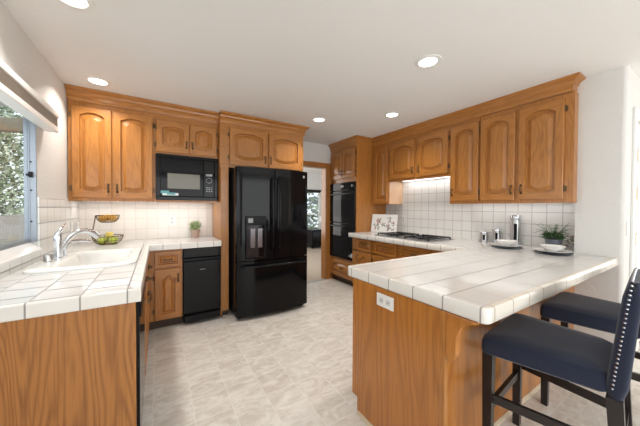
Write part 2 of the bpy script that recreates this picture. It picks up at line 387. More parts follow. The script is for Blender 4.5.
build('pane', MB().box(fx0 + 0.018, fx0 + 0.022, wy0 + .045, wy1 - .018, 1.078, wz1 - .09), GLASS, o)
m = MB().box(fx1 - .004, fx1 + 0.016, wy1 - 0.028, wy1 - 0.0145, 1.51, 1.55, 0.003).box(fx1 - .014, fx1 + .018, wy1 - 0.034, wy1 - 0.026, 1.52, 1.535, 0.002)
tag(build('latch', m, SATINB, o), 'small dark latch')
m = MB()
for z in (1.2, 1.42, 1.62): build('screw', MB().tube([(fx1 + .006, wy1 - 0.018, z), (fx1 + .006, wy1 - .013, z)], 0.006), SATINB, o)
# cellular shade raised above the window
t = thing('window_shade', (XL + 0.05, 1.7, 1.86), 'raised taupe cellular shade between white rails over the sink window', 'window shade')
build('headrail', MB().box(XL + 0.002, XL + 0.085, 0.85, 2.80, 1.985, 2.025, 0.006), WHITE, t)
m = MB()
for k in range(9):
    z = 1.915 + k * 0.0076; m.prism([(XL + 0.012, z), (XL + 0.074, z), (XL + 0.079, z + 0.0038), (XL + 0.074, z + 0.0074), (XL + 0.012, z + 0.0074)], 1, 0.87, 2.79)
build('folded_cloth', m, TAUPE, t)
build('bottom_rail', MB().box(XL + 0.006, XL + 0.082, 0.86, 2.795, 1.875, 1.913, 0.005), WHITE, t)

# ------------------------------------------------------------------ cabinet parts
def mapper(face, dirn):
    """u,v,n -> world; dirn '-y' (back run), '-x' (cooktop run), '+x' (window run)"""
    if dirn == '-y': return lambda u, v, n: (u, face - n, v)
    if dirn == '-x': return lambda u, v, n: (face - n, u, v)
    if dirn == '+x': return lambda u, v, n: (face + n, u, v)
    if dirn == '+y': return lambda u, v, n: (u, face + n, v)
def rails(dirn): return OAK_X if dirn in ('-y', '+y') else OAK_Y
def outline(u0, u1, v0, v1, at, ab, n, shoulder=0.10):
    """closed outline: bottom, right, top (arched), left"""
    def arch(s, a):
        if a == 0: return 0
        s = abs(2 * s - 1)
        if a >= .05 and (u1 - u0) < .25: return a * .5 * (1 + math.cos(math.pi * min(s / .8, 1)))
        return a * (1 - s ** 2.4)
    P = []
    for i in range(n): s = i / n; P.append((u0 + (u1 - u0) * s, v0 - arch(s, ab)))
    for i in range(n): s = i / n; P.append((u1, v0 + (v1 - v0) * s))
    for i in range(n): s = 1 - i / n; P.append((u0 + (u1 - u0) * s, v1 + arch(s, at)))
    for i in range(n): s = 1 - i / n; P.append((u0, v0 + (v1 - v0) * s))
    return P
def raised_front(parent, name, face, dirn, u0, u1, v0, v1, at=0.035, ab=0.025, stile=0.055, n=10, th=0.024):
    """frame-and-raised-panel front: stiles and rails as the part's own mesh, the panel a sub-part"""
    M = mapper(face, dirn)
    sv = stile
    ou0, ou1, ov0, ov1 = u0 + stile, u1 - stile, v0 + sv + ab, v1 - sv - at
    def ring(pts, nn): return [M(u, v, nn) for u, v in pts]
    A = outline(u0, u1, v0, v1, 0, 0, n); B = outline(u0 + .004, u1 - .004, v0 + .004, v1 - .004, 0, 0, n)
    O = outline(ou0, ou1, ov0, ov1, at, ab, n); O2 = outline(ou0 + .005, ou1 - .005, ov0 + .005, ov1 - .005, at, ab, n)
    mb = MB(); b = mb.b
    rings = [ring(A, 0.001), ring(A, th - .004), ring(B, th), ring(O, th), ring(O2, th - 0.019), ring(O2, 0.001)]
    V = [[b.verts.new(p) for p in r] for r in rings]; N = 4 * n
    for k in range(len(V)):
        a, c = V[k], V[(k + 1) % len(V)]
        for i in range(N):
            j = (i + 1) % N
            fc = b.faces.new((a[i], a[j], c[j], c[i])); fc.material_index = 1 if (i // n) in (0, 2) else 0
    fr = build(name, mb, [OAK_Z, rails(dirn)], parent)
    e = min(0.048, 0.3 * (ou1 - ou0), 0.32 * (ov1 - ov0))
    P0 = outline(ou0 + .0056, ou1 - .0056, ov0 + .0056, ov1 - .0056, at, ab, n)
    P1 = outline(ou0 + .018, ou1 - .018, ov0 + .018, ov1 - .018, at, ab, n); P2 = outline(ou0 + e, ou1 - e, ov0 + e, ov1 - e, at * .8, ab * .8, n)
    mb = MB().loft([ring(P0, 0.0015), ring(P0, th - .0205), ring(P1, th - .0205), ring(P2, th - 0.002)])
    build('raised_panel', mb, OAK_Z if (v1 - v0) > 0.2 else rails(dirn), fr)
    return fr
def pull(parent, face, dirn, u, v, vert=True, L=0.095, th=0.024):
    M = mapper(face - th if dirn[0] == '-' else face + th, dirn); h = L / 2
    P = lambda a, n: M(u, v + a, n) if vert else M(u + a, v, n)
    mb = MB().tube([P(-h * .72, 0), P(-h * .66, .018), P(-h * .3, .026), P(0, .028), P(h * .3, .026), P(h * .66, .018), P(h * .72, 0)], [.006, .006, .0055, .009, .0055, .006, .006])
    for s in (-1, 1):
        mb.tube([P(s * h * .5, .001), P(s * h * .8, .005), P(s * h, .001)], [.004, .013, .004]); 
    return build('handle', mb, BRONZE, parent, True)
def hinge(parent, face, dirn, u, v, side):
    M = mapper(face, dirn)
    mb = MB().tube([M(u + side * .006, v - .028, .012), M(u + side * .006, v + .028, .012)], .0055)
    a = M(u + side * .004, v - .022, .0008); c = M(u + side * .022, v + .022, .0035)
    mb.box(a[0], c[0], a[1], c[1], a[2], c[2])
    return build('hinge', mb, BRONZE, parent)
def door(root, face, dirn, u0, u1, v0, v1, handle_side, at=0.035, ab=0.025, handle_v=None, stile=0.055, hl=0.095):
    """handle_side: -1 at u0, +1 at u1 ; hinges on the other side"""
    d = raised_front(root, 'door', face, dirn, u0, u1, v0, v1, at, ab, stile)
    hu = u0 + 0.026 if handle_side < 0 else u1 - 0.026
    pull(d, face, dirn, hu, (v0 + 0.10) if handle_v is None else handle_v, True, hl)
    he = u1 if handle_side < 0 else u0; sd = 1 if handle_side < 0 else -1
    off = min(0.09, 0.22 * (v1 - v0))
    for v in (v0 + off, v1 - off): hinge(d, face, dirn, he, v, sd)
    return d
def drawer(root, face, dirn, u0, u1, v0, v1, at=0.0, ab=0.0, L=0.085, stile=0.032, handle=True):
    d = raised_front(root, 'drawer', face, dirn, u0, u1, v0, v1, at, ab, stile)
    if handle: pull(d, face, dirn, (u0 + u1) / 2, (v0 + v1) / 2, False, L)
    return d
def hollow(x0, x1, y0, y1, z0, z1, open_side, t=0.018):
    """carcass of panels, open on one side ('-y','-x','+x','+y')"""
    mb = MB().box(x0, x1, y0, y1, z0, z0 + t).box(x0, x1, y0, y1, z1 - t, z1)
    if open_side != '-x': mb.box(x0, x0 + t, y0, y1, z0 + t, z1 - t)
    if open_side != '+x': mb.box(x1 - t, x1, y0, y1, z0 + t, z1 - t)
    if open_side != '-y': mb.box(x0 + t, x1 - t, y0, y0 + t, z0 + t, z1 - t)
    if open_side != '+y': mb.box(x0 + t, x1 - t, y1 - t, y1, z0 + t, z1 - t)
    return mb

G = 0.0015
# ------------------------------------------------------------------ back run, upper
BF = 3.375      # frame face of the back uppers (doors stand 20 mm proud)
BW = YB - 0.009
t = thing('wall_cabinet', (-0.37, 3.58, 1.372), 'tall two-door oak wall cabinet in the corner by the sink window', 'cabinet')
m = MB().box(XL + 0.009, -0.025, BF + .02, BW, 1.390, 2.40).box(XL + .009, -0.025, BF, BF + .02, 1.360, 1.400).box(XL + .009, -0.025, BF, BF + .02, 2.26, 2.42).box(XL + .009, -0.685, BF, BF + .02, 1.4, 2.26).box(-0.065, -0.025, BF, BF + .02, 1.4, 2.26).box(-0.40, -0.365, BF, BF + .02, 1.4, 2.26)
build('carcass', m, OAK_Z, t)
door(t, BF, '-y', -0.692, -0.394, 1.392, 2.275, 1); door(t, BF, '-y', -0.376, -0.046, 1.392, 2.275, -1)
# cabinet around the microwave
t = thing('microwave_cabinet', (0.31, 3.58, 1.36), 'oak wall cabinet with two short doors built around the black microwave', 'cabinet')
mx0, mx1 = -0.025 + G, 0.628
m = MB().box(mx0, mx1, BF + .02, BW, 1.372, 1.385).box(mx0, mx1, BF, BF + .02, 1.358, 1.385).box(mx0, mx0 + 0.02, BF, BW, 1.385, 2.40).box(mx1 - 0.02, mx1, BF, BW, 1.385, 2.40).box(mx0 + .02, mx1 - .02, BF + .02, BW, 1.905, 2.40).box(mx0 + .02, mx1 - .02, BF, BF + .02, 1.892, 1.925).box(mx0 + .02, mx1 - .02, BF, BF + .02, 2.235, 2.42).box(0.30, 0.328, BF, BF + .02, 1.92, 2.24)
build('carcass', m, OAK_X, t)
door(t, BF, '-y', -0.010, 0.308, 1.912, 2.255, 1, 0.03, 0.03, hl=0.085); door(t, BF, '-y', 0.318, 0.606, 1.912, 2.255, -1, 0.03, 0.03, hl=0.085)
# microwave
t = thing('microwave', (0.3, 3.55, 1.386), 'black built-in microwave with grey window under the short oak doors', 'microwave')
a0, a1, b0, b1 = mx0 + .0215, mx1 - .0215, 1.3865, 1.8905
build('body', MB().box(a0 + .01, a1 - .01, BF + .02, BW - .03, b0, b1 - .01), SATINB, t)
m = MB(); fw = 0.035
m.box(a0 - .016, a1 + .016, BF - .026, BF - .003, b1 - fw, b1 + .0, .004).box(a0 - .016, a1 + .016, BF - .026, BF - .003, b0 - .004, b0 + fw, .004).box(a0 - .016, a0 + fw * .7, BF - .026, BF - .003, b0 + fw, b1 - fw, .004).box(a1 - fw * .7, a1 + .016, BF - .026, BF - .003, b0 + fw, b1 - fw, .004)
build('trim_kit', m, GLOSSB, t)
dr = build('door', MB().box(a0 + .026, a1 - .145, BF - .028, BF + .018, b0 + .037, b1 - .037, .005), DARKG, t)
build('window', MB().box(a0 + .095, a1 - .185, BF - .0295, BF - .027, b0 + .125, b0 + .295, .001), SCREEN, dr)
tag(build('sticker', MB().box(a0 + .045, a0 + .20, BF - .0295, BF - .028, b0 + .048, b0 + .075).box(a0 + .03, a0 + .11, BF - .0296, BF - .028, b0 + .07, b0 + .10, mi=1).box(a0 + .09, a0 + .17, BF - .0297, BF - .028, b0 + .055, b0 + .08, mi=1),
      [mk('sticker_white', (0.75, 0.80, 0.80), 0.4), mk('sticker_teal', (0.10, 0.32, 0.36), 0.4)], dr), 'white and teal sticker')
cp = build('control_panel', MB().box(a1 - .143, a1 - .027, BF - .028, BF + .018, b0 + .037, b1 - .037, .005), GLOSSB, t)
build('dial_mark', MB().ring((a1 - .085, BF - .029, b0 + .235), .030, .003, 20, 5, 1), GREYM, cp)
for k in range(3):
    for q in range(3): build('button', MB().box(a1 - .118 + .026 * k, a1 - .102 + .026 * k, BF - .0295, BF - .028, b0 + .10 + .022 * q, b0 + .112 + .022 * q), GREYM, cp)
build('display', MB().box(a1 - .120, a1 - .05, BF - .0295, BF - .028, b0 + .285, b0 + .31), GREYM, cp)
# fridge cabinet
FF = 3.287
t = thing('refrigerator_cabinet', (1.2, 3.5, 1.79), 'deep oak cabinet with two wide doors directly above the black refrigerator', 'cabinet')
m = MB().box(0.632, 1.757, FF + .02, BW + .007, 1.795, 2.40).box(0.632, 1.757, FF, FF + .02, 1.79, 1.835).box(0.632, 1.757, FF, FF + .02, 2.262, 2.42).box(0.632, 0.755, FF, FF + .02, 1.835, 2.262).box(1.20, 1.25, FF, FF + .02, 1.835, 2.262).box(1.705, 1.757, FF, FF + .02, 1.835, 2.262)
build('carcass', m, OAK_X, t)
door(t, FF, '-y', 0.742, 1.214, 1.822, 2.277, 1, 0.04, 0.035, hl=.10); door(t, FF, '-y', 1.240, 1.716, 1.822, 2.277, -1, 0.04, 0.035, hl=.10)
t = tag(build('tall_end_panel', MB().box(0.632, 0.722, 3.235, 3.262, 0.07, 1.788, .002).box(0.632, 0.652, 3.262, BW, 0.0, 1.788), OAK_Z, loc=(0.67, 3.4, 0)), 'narrow full-height oak panel between the trash compactor and refrigerator', 'end panel')
build('toe_kick', MB().box(0.655, 0.72, 3.29, 3.30, 0, 0.07), TOE, t)

# refrigerator ------------------------------------------------------
t = thing('refrigerator', (1.2, 3.4, 0), 'tall black french-door refrigerator with bottom freezer drawer', 'refrigerator')
rx0, rx1, rz = 0.752, 1.668, 1.768
build('body', MB().box(rx0 + .004, rx1 - .004, 3.10, BW - .03, 0.035, rz - .02, .004), SATINB, t)
def bowed(x0, x1, z0, z1, base=3.092, bow=0.05, edge=2.992, n=12, fillet=0.012):
    cxx, hw = (rx0 + rx1) / 2, (rx1 - rx0) / 2
    f = lambda x: edge - bow * (1 - ((x - cxx) / hw) ** 2)
    xs = [x0 + (x1 - x0) * k / n for k in range(n + 1)]
    pts = [(x0, base), (x0, f(x0) + fillet)] + [(x0 + fillet * .3, f(x0) + fillet * .3)] + [(x, f(x)) for x in xs if x0 + fillet <= x <= x1 - fillet] + [(x1 - fillet * .3, f(x1) + fillet * .3), (x1, f(x1) + fillet), (x1, base)]
    return MB().prism(pts, 2, z0, z1), f
mid = 1.196
mb, f = bowed(rx0, mid - .003, 0.690, rz)
dl = build('door', mb, GLOSSB, t, True)
mb, _ = bowed(mid + .003, rx1, 0.690, rz)
drr = build('door', mb, GLOSSB, t, True)
mb, _ = bowed(rx0, rx1, 0.050, 0.680)
fz = build('freezer_drawer', mb, GLOSSB, t, True)
for dd, x in ((dl, mid - .040), (drr, mid + .040)):
    y = f(x); build('handle', MB().tube([(x, y - .002, .80), (x, y - .045, .83), (x, y - .055, .90), (x, y - .055, 1.55), (x, y - .045, 1.62), (x, y - .002, 1.65)], .013, 10), GLOSSB, dd, True)
pth = [(x, f(x) - .052, .628) for x in [rx0 + .07 + (rx1 - rx0 - .14) * k / 14 for k in range(15)]]
pth = [(pth[0][0] - .015, f(pth[0][0]) - .002, .628)] + pth + [(pth[-1][0] + .015, f(pth[-1][0]) - .002, .628)]
build('handle', MB().tube(pth, .014, 10), GLOSSB, fz, True)
# ice and water dispenser
dx0, dx1 = 0.842, 1.085
dm = MB().box(dx0, dx1, f(.96) - .012, f(.96) + .03, 1.10, 1.205, .004).box(dx0, dx0 + .02, f(.96) - .012, f(.96) + .03, .73, 1.10).box(dx1 - .02, dx1, f(.96) - .012, f(.96) + .03, .73, 1.10).box(dx0, dx1, f(.96) - .016, f(.96) + .03, .715, .735)
ds = build('dispenser', dm, SATINB, dl)
build('recess_liner', MB().box(dx0 + .02, dx1 - .02, f(.96) - .004, f(.96) + .0, .735, 1.10), mk('dispenser_liner', (0.05, 0.05, 0.055), .2, metal=.6), dl)
build('paddle', MB().box(.90, .955, f(.96) - .011, f(.96) - .004, .84, 1.06, .003).box(.985, 1.04, f(.96) - .011, f(.96) - .004, .84, 1.06, .003), mk('dispenser_paddle', (0.28, 0.27, 0.29), .25, metal=.8), ds)
tag(build('display', MB().box(dx0 + .03, dx0 + .085, f(.96) - .0135, f(.96) - .011, 1.13, 1.18), GREYM, ds), 'small grey display')
tag(build('badge', MB().tube([(1.60, f(1.60) - .002, 1.70), (1.60, f(1.60) + .01, 1.70)], .017, 16), STEEL, drr), 'small round silver badge')
build('toe_grille', MB().box(rx0 + .03, rx1 - .03, 3.05, 3.09, .012, .048), SATINB, t)
for x in (rx0 + .06, rx1 - .06):
    build('foot', MB().tube([(x, 3.08, 0), (x, 3.08, .036)], .016), SATINB, t)
    build('foot', MB().tube([(x, 3.70, 0), (x, 3.70, .036)], .02), SATINB, t)

# ------------------------------------------------------------------ back run, base
QF = 3.232
t = thing('base_cabinet', (0.08, 3.5, 0), 'narrow oak base cabinet with drawer over arched door beside the trash compactor', 'cabinet')
m = MB().box(-0.088, 0.228, QF + .02, BW, 0.10, 0.866).box(-0.088, -0.020, QF, QF + .02, 0.10, 0.866).box(0.205, 0.228, QF, QF + .02, 0.10, 0.866).box(-0.02, 0.205, QF, QF + .02, .82, .866).box(-0.02, .205, QF, QF + .02, .10, .125).box(-0.02, .205, QF, QF + .02, .635, .665)
build('carcass', m, OAK_Z, t)
drawer(t, QF, '-y', -0.030, 0.212, 0.662, 0.832)
d = door(t, QF, '-y', -0.030, 0.212, 0.112, 0.645, 1, 0.05, 0.0, 0.54, .055)
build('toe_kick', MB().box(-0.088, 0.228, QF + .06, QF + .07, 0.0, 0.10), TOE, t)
t = thing('trash_compactor', (0.42, 3.5, 0), 'black trash compactor under the back counter beside the refrigerator panel', 'trash compactor')
build('body', MB().box(0.236, 0.626, QF + .012, BW - .02, 0.02, 0.850), SATINB, t)
build('control_panel', MB().box(0.236, 0.626, QF - .028, QF + .011, 0.745, 0.850, .004), GLOSSB, t)
d = build('drawer_front', MB().box(0.236, 0.626, QF - .024, QF + .011, 0.125, 0.700, .004), GLOSSB, t)
build('handle_lip', MB().prism([(QF - .024, .700), (QF - .040, .712), (QF - .040, .735), (QF + .010, .738), (QF + .010, .700)], 0, .236, .626), SATINB, d)
build('foot_pedal', MB().box(0.246, 0.616, QF - .055, QF + .008, 0.035, 0.105, .006), SATINB, t)
build('badge', MB().box(.40, .46, QF - .0252, QF - .0235, .60, .606), GREYM, d)

# ------------------------------------------------------------------ window run, base
EF = -0.100
t = thing('end_panel_cabinet', (-0.41, 1.56, 0), 'wide cathedral-grain oak end panel closing the sink counter run', 'end panel')
build('panel', MB().box(XL + .012, -0.102, 1.535, 1.555, 0.0, 0.858), OAK_PANEL, t)
build('face_edge', MB().box(-0.102, -0.092, 1.533, 1.557, 0.0, 0.858, .001), OAK_Z, t)
t = thing('dishwasher', (-0.4, 1.86, 0), 'black dishwasher built in under the sink counter behind the oak end panel', 'dishwasher')
build('tub', MB().box(XL + .03, -0.13, 1.562, 2.166, .02, .850), SATINB, t)
d = build('door', MB().box(-0.128, -0.078, 1.562, 2.166, .11, .850, .005), GLOSSB, t)
build('control_panel', MB().box(-0.0775, -0.071, 1.566, 2.162, .76, .845, .002), SATINB, d)
build('toe_panel', MB().box(-0.18, -0.16, 1.562, 2.166, .0, .105), SATINB, t)
t = thing('sink_cabinet', (-0.4, 2.6, 0), 'oak sink base cabinet with two arched doors facing the refrigerator side', 'cabinet')
build('carcass', hollow(XL + .012, EF - .0, 2.172, 3.225, .10, .70, '+x').box(EF - .02, EF, 2.172, 2.21, .118, .866).box(EF - .02, EF, 3.10, 3.225, .118, .866).box(EF - .02, EF, 2.21, 3.10, .64, .67).box(EF - .02, EF, 2.21, 3.10, .835, .866), OAK_Z, t)
for a, b, h in ((2.195, 2.645, 1), (2.652, 3.10, -1)):
    drawer(t, EF, '+x', a, b, .662, .836); door(t, EF, '+x', a, b, .108, .645, h, .05, 0, .54)
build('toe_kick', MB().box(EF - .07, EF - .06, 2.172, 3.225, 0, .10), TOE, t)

# sink counter (L-shaped tile top)
t = thing('sink_countertop', (-0.4, 2.5, 0.87), 'white tiled L-shaped countertop around the sink with beige tile edge', 'countertop')
CT0, CT1 = 0.868, 0.914
sx0, sx1, sy0, sy1 = -0.665, -0.150, 2.190, 2.970       # hole for the sink
m = MB()
for bx in ((XL + .011, -0.100, 1.545, sy0), (XL + .011, sx0, sy0, sy1), (sx1, -0.100, sy0, sy1), (XL + .011, -0.100, sy1, BW), (-0.100, 0.628, 3.215, BW)):
    m.box(bx[0], bx[1], bx[2], bx[3], CT0, CT1 - .001)
build('tile_top', m, T_LEFT, t)
def vcap(mb, p0, p1, out, z0=0.852, z1=0.916, wdt=0.030, over=0.0):
    """bullnose edge from p0 to p1, rounded on the outside"""
    prof = [(wdt * -1 + .0, z1 - .0025), (-.012, z1), (-.004, z1 - .002), (.0, z1 - .008), (.0, z0 + .004), (-.003, z0), (-.012, z0), (-.012, CT0 - .0005), (-wdt, CT0 - .0005)]
    dx, dy = out
    mb.loft([[(p[0] + dx * q, p[1] + dy * q, z) for q, z in prof] for p in (p0, p1)])
    return mb
build('edge_trim', vcap(MB(), (XL + .011, 1.515), (-0.0705, 1.515), (0, -1)), T_EDGE_X, t)
build('edge_trim', vcap(MB(), (-0.070, 3.186), (0.628, 3.186), (0, -1)), T_EDGE_X, t)
m = vcap(MB(), (-0.070, 1.519), (-0.070, 3.186), (1, 0))
build('edge_trim', m, T_EDGE_Y, t)

# sink ----------------------------------------------------------------
def rrect(x0, x1, y0, y1, r, z, n=6):
    P = []
    for cx, cy, a0 in ((x1 - r, y1 - r, 0), (x0 + r, y1 - r, 90), (x0 + r, y0 + r, 180), (x1 - r, y0 + r, 270)):
        for k in range(n + 1):
            a = R(a0 + 90 * k / n); P.append((cx + r * math.cos(a), cy + r * math.sin(a), z))
    return P
t = thing('kitchen_sink', (-0.4, 2.58, 0.76), 'white enamel drop-in sink set in the tiled counter below the window', 'sink')
z = CT1 + .0005
m = MB().loft([rrect(-.685, -.130, 2.165, 2.990, .09, z), rrect(-.684, -.131, 2.167, 2.988, .09, z + .010), rrect(-.672, -.143, 2.18, 2.976, .085, z + .016),
               rrect(-.560, -.185, 2.235, 2.925, .09, z + .013), rrect(-.545, -.198, 2.250, 2.910, .085, z - .005), rrect(-.53, -.212, 2.265, 2.895, .08, .79), rrect(-.50, -.24, 2.30, 2.86, .06, .765)], cap0=False)
build('basin', m, ENAMEL, t, True)
build('drain', MB().tube([(-.37, 2.58, .7655), (-.37, 2.58, .770)], .042, 20), CHROME, t)
# faucet
def bez(P, n=12):
    out = []
    for i in range(n + 1):
        s = i / n; q = [Vector(p) for p in P]
        while len(q) > 1: q = [a.lerp(b, s) for a, b in zip(q, q[1:])]
        out.append(q[0])
    return out
zd = z + .0165
t = thing('faucet', (-0.615, 2.60, zd), 'chrome single-lever faucet with pull-out spout on the sink deck', 'faucet')
build('body', MB().lathe([(.030, 0), (.030, .006), (.024, .012), (.0225, .10), (.024, .135), (.021, .165), (.010, .172)], (-.615, 2.60, zd), 18), CHROME, t, True)
build('spout', MB().tube(bez([(-.612, 2.61, zd + .045), (-.59, 2.65, zd + .12), (-.54, 2.71, zd + .24), (-.46, 2.77, zd + .19), (-.425, 2.80, zd + .125)], 14), [.017] * 6 + [.019] * 4 + [.023] * 4 + [.021], 12), CHROME, t, True)
build('lever', MB().tube(bez([(-.615, 2.60, zd + .16), (-.61, 2.61, zd + .20), (-.605, 2.66, zd + .225), (-.60, 2.72, zd + .245)], 8), [.020, .019, .016, .013, .011, .010, .009, .008, .006], 10), CHROME, t, True)
t = thing('filter_tap', (-0.60, 2.69, zd), 'slim chrome filtered-water tap with curved spout beside the main faucet', 'tap')
build('body', MB().lathe([(.016, 0), (.016, .005), (.011, .010), (.011, .055), (.006, .060)], (-.60, 2.70, zd), 14), CHROME, t, True)
build('spout', MB().tube(bez([(-.60, 2.70, zd + .05), (-.60, 2.71, zd + .12), (-.55, 2.80, zd + .11), (-.49, 2.90, zd + .085)], 12), .012, 10), CHROME, t, True)
t = tag(build('air_gap_cap', MB().lathe([(.024, 0), (.024, .040), (.021, .046), (.002, .047)], (-.640, 2.50, zd), 18), STEEL, smooth=True, loc=(-.64, 2.5, zd)), 'short round steel air gap cap on the sink corner nearest the camera', 'air gap')

# ------------------------------------------------------------------ oven tower
TX, TY0, TY1 = 2.700, 3.240, 3.968
t = thing('oven_cabinet', (3.0, 3.6, 0), 'tall oak cabinet tower holding the black double oven', 'cabinet')
m = MB().box(TX, XR - .002, TY0, TY0 + .02, .0, 2.40).box(TX, XR - .002, TY1 - .02, TY1, .0, 2.40).box(TX + .02, XR - .002, TY0 + .02, TY1 - .02, 1.76, 2.40).box(TX + .02, XR - .002, TY0 + .02, TY1 - .02, .10, .42)
m.box(TX, TX + .02, TY0 + .02, TY1 - .02, 1.735, 1.81).box(TX, TX + .02, TY0 + .02, TY1 - .02, 2.26, 2.42).box(TX, TX + .02, TY0 + .02, TY1 - .02, .385, .43).box(TX, TX + .02, TY0 + .02, TY1 - .02, .10, .14)
build('carcass', m, OAK_Z, t)
door(t, TX, '-x', 3.272, 3.600, 1.80, 2.275, 1, .035, .0, hl=.085, stile=.06); door(t, TX, '-x', 3.612, 3.940, 1.80, 2.275, -1, .035, .0, hl=.085, stile=.06)
drawer(t, TX, '-x', 3.272, 3.940, .125, .395, .055, 0, stile=.05)
build('toe_kick', MB().box(TX + .05, TX + .06, TY0 + .02, TY1 - .02, 0, .10), TOE, t)
t = thing('double_oven', (2.9, 3.6, .43), 'black built-in double wall oven in the oak tower', 'oven')
oy0, oy1 = TY0 + .026, TY1 - .026
build('body', MB().box(TX + .022, XR - .10, oy0, oy1, .432, 1.733), SATINB, t)
cp = build('control_panel', MB().box(TX - .030, TX - .001, oy0 - .014, oy1 + .012, 1.60, 1.730, .005), GLOSSB, t)
tag(build('clock_display', MB().box(TX - .0315, TX - .029, 3.55, 3.64, 1.65, 1.685), GREYM, cp), 'small lit clock display')
tag(build('knob', MB().tube([(TX - .030, 3.30, 1.665), (TX - .052, 3.30, 1.665)], .019, 16), STEEL, cp), 'silver knob')
for z0, z1 in ((1.055, 1.592), (.440, 1.045)):
    d = build('oven_door', MB().box(TX - .030, TX - .001, oy0 - .012, oy1 + .010, z0, z1, .005), GLOSSB, t)
    build('window', MB().box(TX - .0315, TX - .0295, oy0 + .08, oy1 - .08, z0 + .09, z1 - .15), DARKG, d)
    build('handle', MB().tube([(TX - .03, oy0 + .03, z1 - .055), (TX - .068, oy0 + .045, z1 - .055), (TX - .068, oy1 - .045, z1 - .055), (TX - .03, oy1 - .03, z1 - .055)], .011, 8), GLOSSB, d, True)
tag(build('sticker', MB().box(TX - .0315, TX - .0305, 3.30, 3.335, .49, .56).box(TX - .0315, TX - .0305, 3.345, 3.36, .49, .54).box(TX - .0315, TX - .0305, 3.375, 3.39, .50, .57), mk('sticker_pale', (.6, .62, .64), .4), d), 'pale sticker')

# ------------------------------------------------------------------ cooktop run, upper
UF = 3.030; UW = XR - .009
t = thing('wall_cabinet', (3.2, 3.05, 1.372), 'narrow single-door oak wall cabinet between oven tower and cooktop cabinet', 'cabinet')
m = MB().box(UF + .02, UW, 2.872, 3.236, 1.375, 2.40).box(UF, UF + .02, 2.872, 3.236, 1.360, 1.40).box(UF, UF + .02, 2.872, 3.236, 2.26, 2.42).box(UF, UF + .02, 2.872, 2.90, 1.4, 2.26).box(UF, UF + .02, 3.17, 3.236, 1.4, 2.26)
build('carcass', m, OAK_Z, t)
tag(build('side_panel', MB().box(UF + .022, UW, 2.8695, 2.8718, 1.365, 1.72), OAK_IN, t), 'pale maple side panel')
door(t, UF, '-x', 2.888, 3.178, 1.385, 2.260, -1)
t = thing('wall_cabinet', (3.2, 2.38, 1.72), 'short two-door oak wall cabinet hanging above the gas cooktop', 'cabinet')
m = MB().box(UF + .02, UW, 1.878, 2.869, 1.728, 2.40).box(UF, UF + .02, 1.878, 2.869, 1.705, 1.765).box(UF, UF + .02, 1.878, 2.869, 2.24, 2.42).box(UF, UF + .02, 1.878, 1.915, 1.765, 2.24).box(UF, UF + .02, 2.32, 2.40, 1.765, 2.24).box(UF, UF + .02, 2.82, 2.869, 1.765, 2.24)
build('carcass', m, OAK_Y, t)
door(t, UF, '-x', 1.900, 2.336, 1.735, 2.260, 1, .05, .035); door(t, UF, '-x', 2.388, 2.842, 1.735, 2.260, -1, .05, .035)
t = thing('wall_cabinet', (3.2, 1.7, 1.372), 'tall single-door oak wall cabinet next to the short cooktop cabinet', 'cabinet')
m = MB().box(UF + .02, UW, 1.530, 1.874, 1.388, 2.40).box(UF, UF + .02, 1.530, 1.874, 1.360, 1.40).box(UF, UF + .02, 1.530, 1.874, 2.25, 2.42).box(UF, UF + .02, 1.530, 1.56, 1.4, 2.25).box(UF, UF + .02, 1.845, 1.874, 1.4, 2.25)
build('carcass', m, OAK_Z, t)
door(t, UF, '-x', 1.538, 1.858, 1.395, 2.272, 1, .045, .03)
t = thing('wall_cabinet', (3.2, 1.14, 1.372), 'tall two-door oak wall cabinet at the run end against the white pier', 'cabinet')
m = MB().box(UF + .02, UW, 0.773, 1.526, 1.388, 2.316).box(UF, UF + .02, 0.758, 1.526, 1.360, 1.40).box(UF, UF + .02, .758, 1.526, 2.25, 2.316).box(UF, UF + .02, .758, .83, 1.4, 2.25).box(UF, UF + .02, 1.15, 1.195, 1.4, 2.25).box(UF, UF + .02, 1.50, 1.526, 1.4, 2.25)
build('carcass', m, OAK_Z, t)
build('side_panel', MB().box(UF + .02, XP - .001, .760, .772, 1.362, 2.316), OAK_Z, t)
door(t, UF, '-x', 1.190, 1.515, 1.395, 2.272, -1, .045, .03); door(t, UF, '-x', .822, 1.158, 1.395, 2.272, 1, .045, .03)

# crown mouldings: swept profile -------------------------------------
PROF = [(.001, 2.318), (.012, 2.318), (.014, 2.335), (.018, 2.345), (.018, 2.375), (.030, 2.385), (.034, 2.402), (.052, 2.415), (.068, 2.425), (.070, 2.4385), (.001, 2.4385)]
def crown(path, outs, label):
    """path: plan points along the cabinet faces; outs: mitre offset direction at each point"""
    mb = MB().loft([[(p[0] + o[0] * q, p[1] + o[1] * q, z) for q, z in PROF] for p, o in zip(path, outs)])
    return mb
m = crown([(XL + .003, BF - .0), (0.6315, BF - .0)], [(0, -1), (0, -1)], '')
tag(build('crown_molding', m, OAK_X, loc=(-.05, BF, 2.318)), 'oak crown molding along the ceiling above the microwave cabinets', 'crown molding')
m = crown([(0.632, BF - .072), (0.632, FF), (1.757, FF), (1.757, YB - .002)], [(-.02, 0), (-.02, -1), (1, -1), (1, 0)], '')
tag(build('crown_molding', m, OAK_X, loc=(1.2, FF, 2.318)), 'oak crown molding stepping forward over the refrigerator cabinet', 'crown molding')
m = crown([(TX, TY1), (TX, TY0), (UF, TY0), (UF, .786), (XP - .001, .786)], [(-1, 0), (-1, -1), (-1, -1), (-1, -1), (0, -1)], '')
tag(build('crown_molding', m, OAK_Y, loc=(UF, 2, 2.318)), 'long oak crown molding from the oven tower to the white pier', 'crown molding')

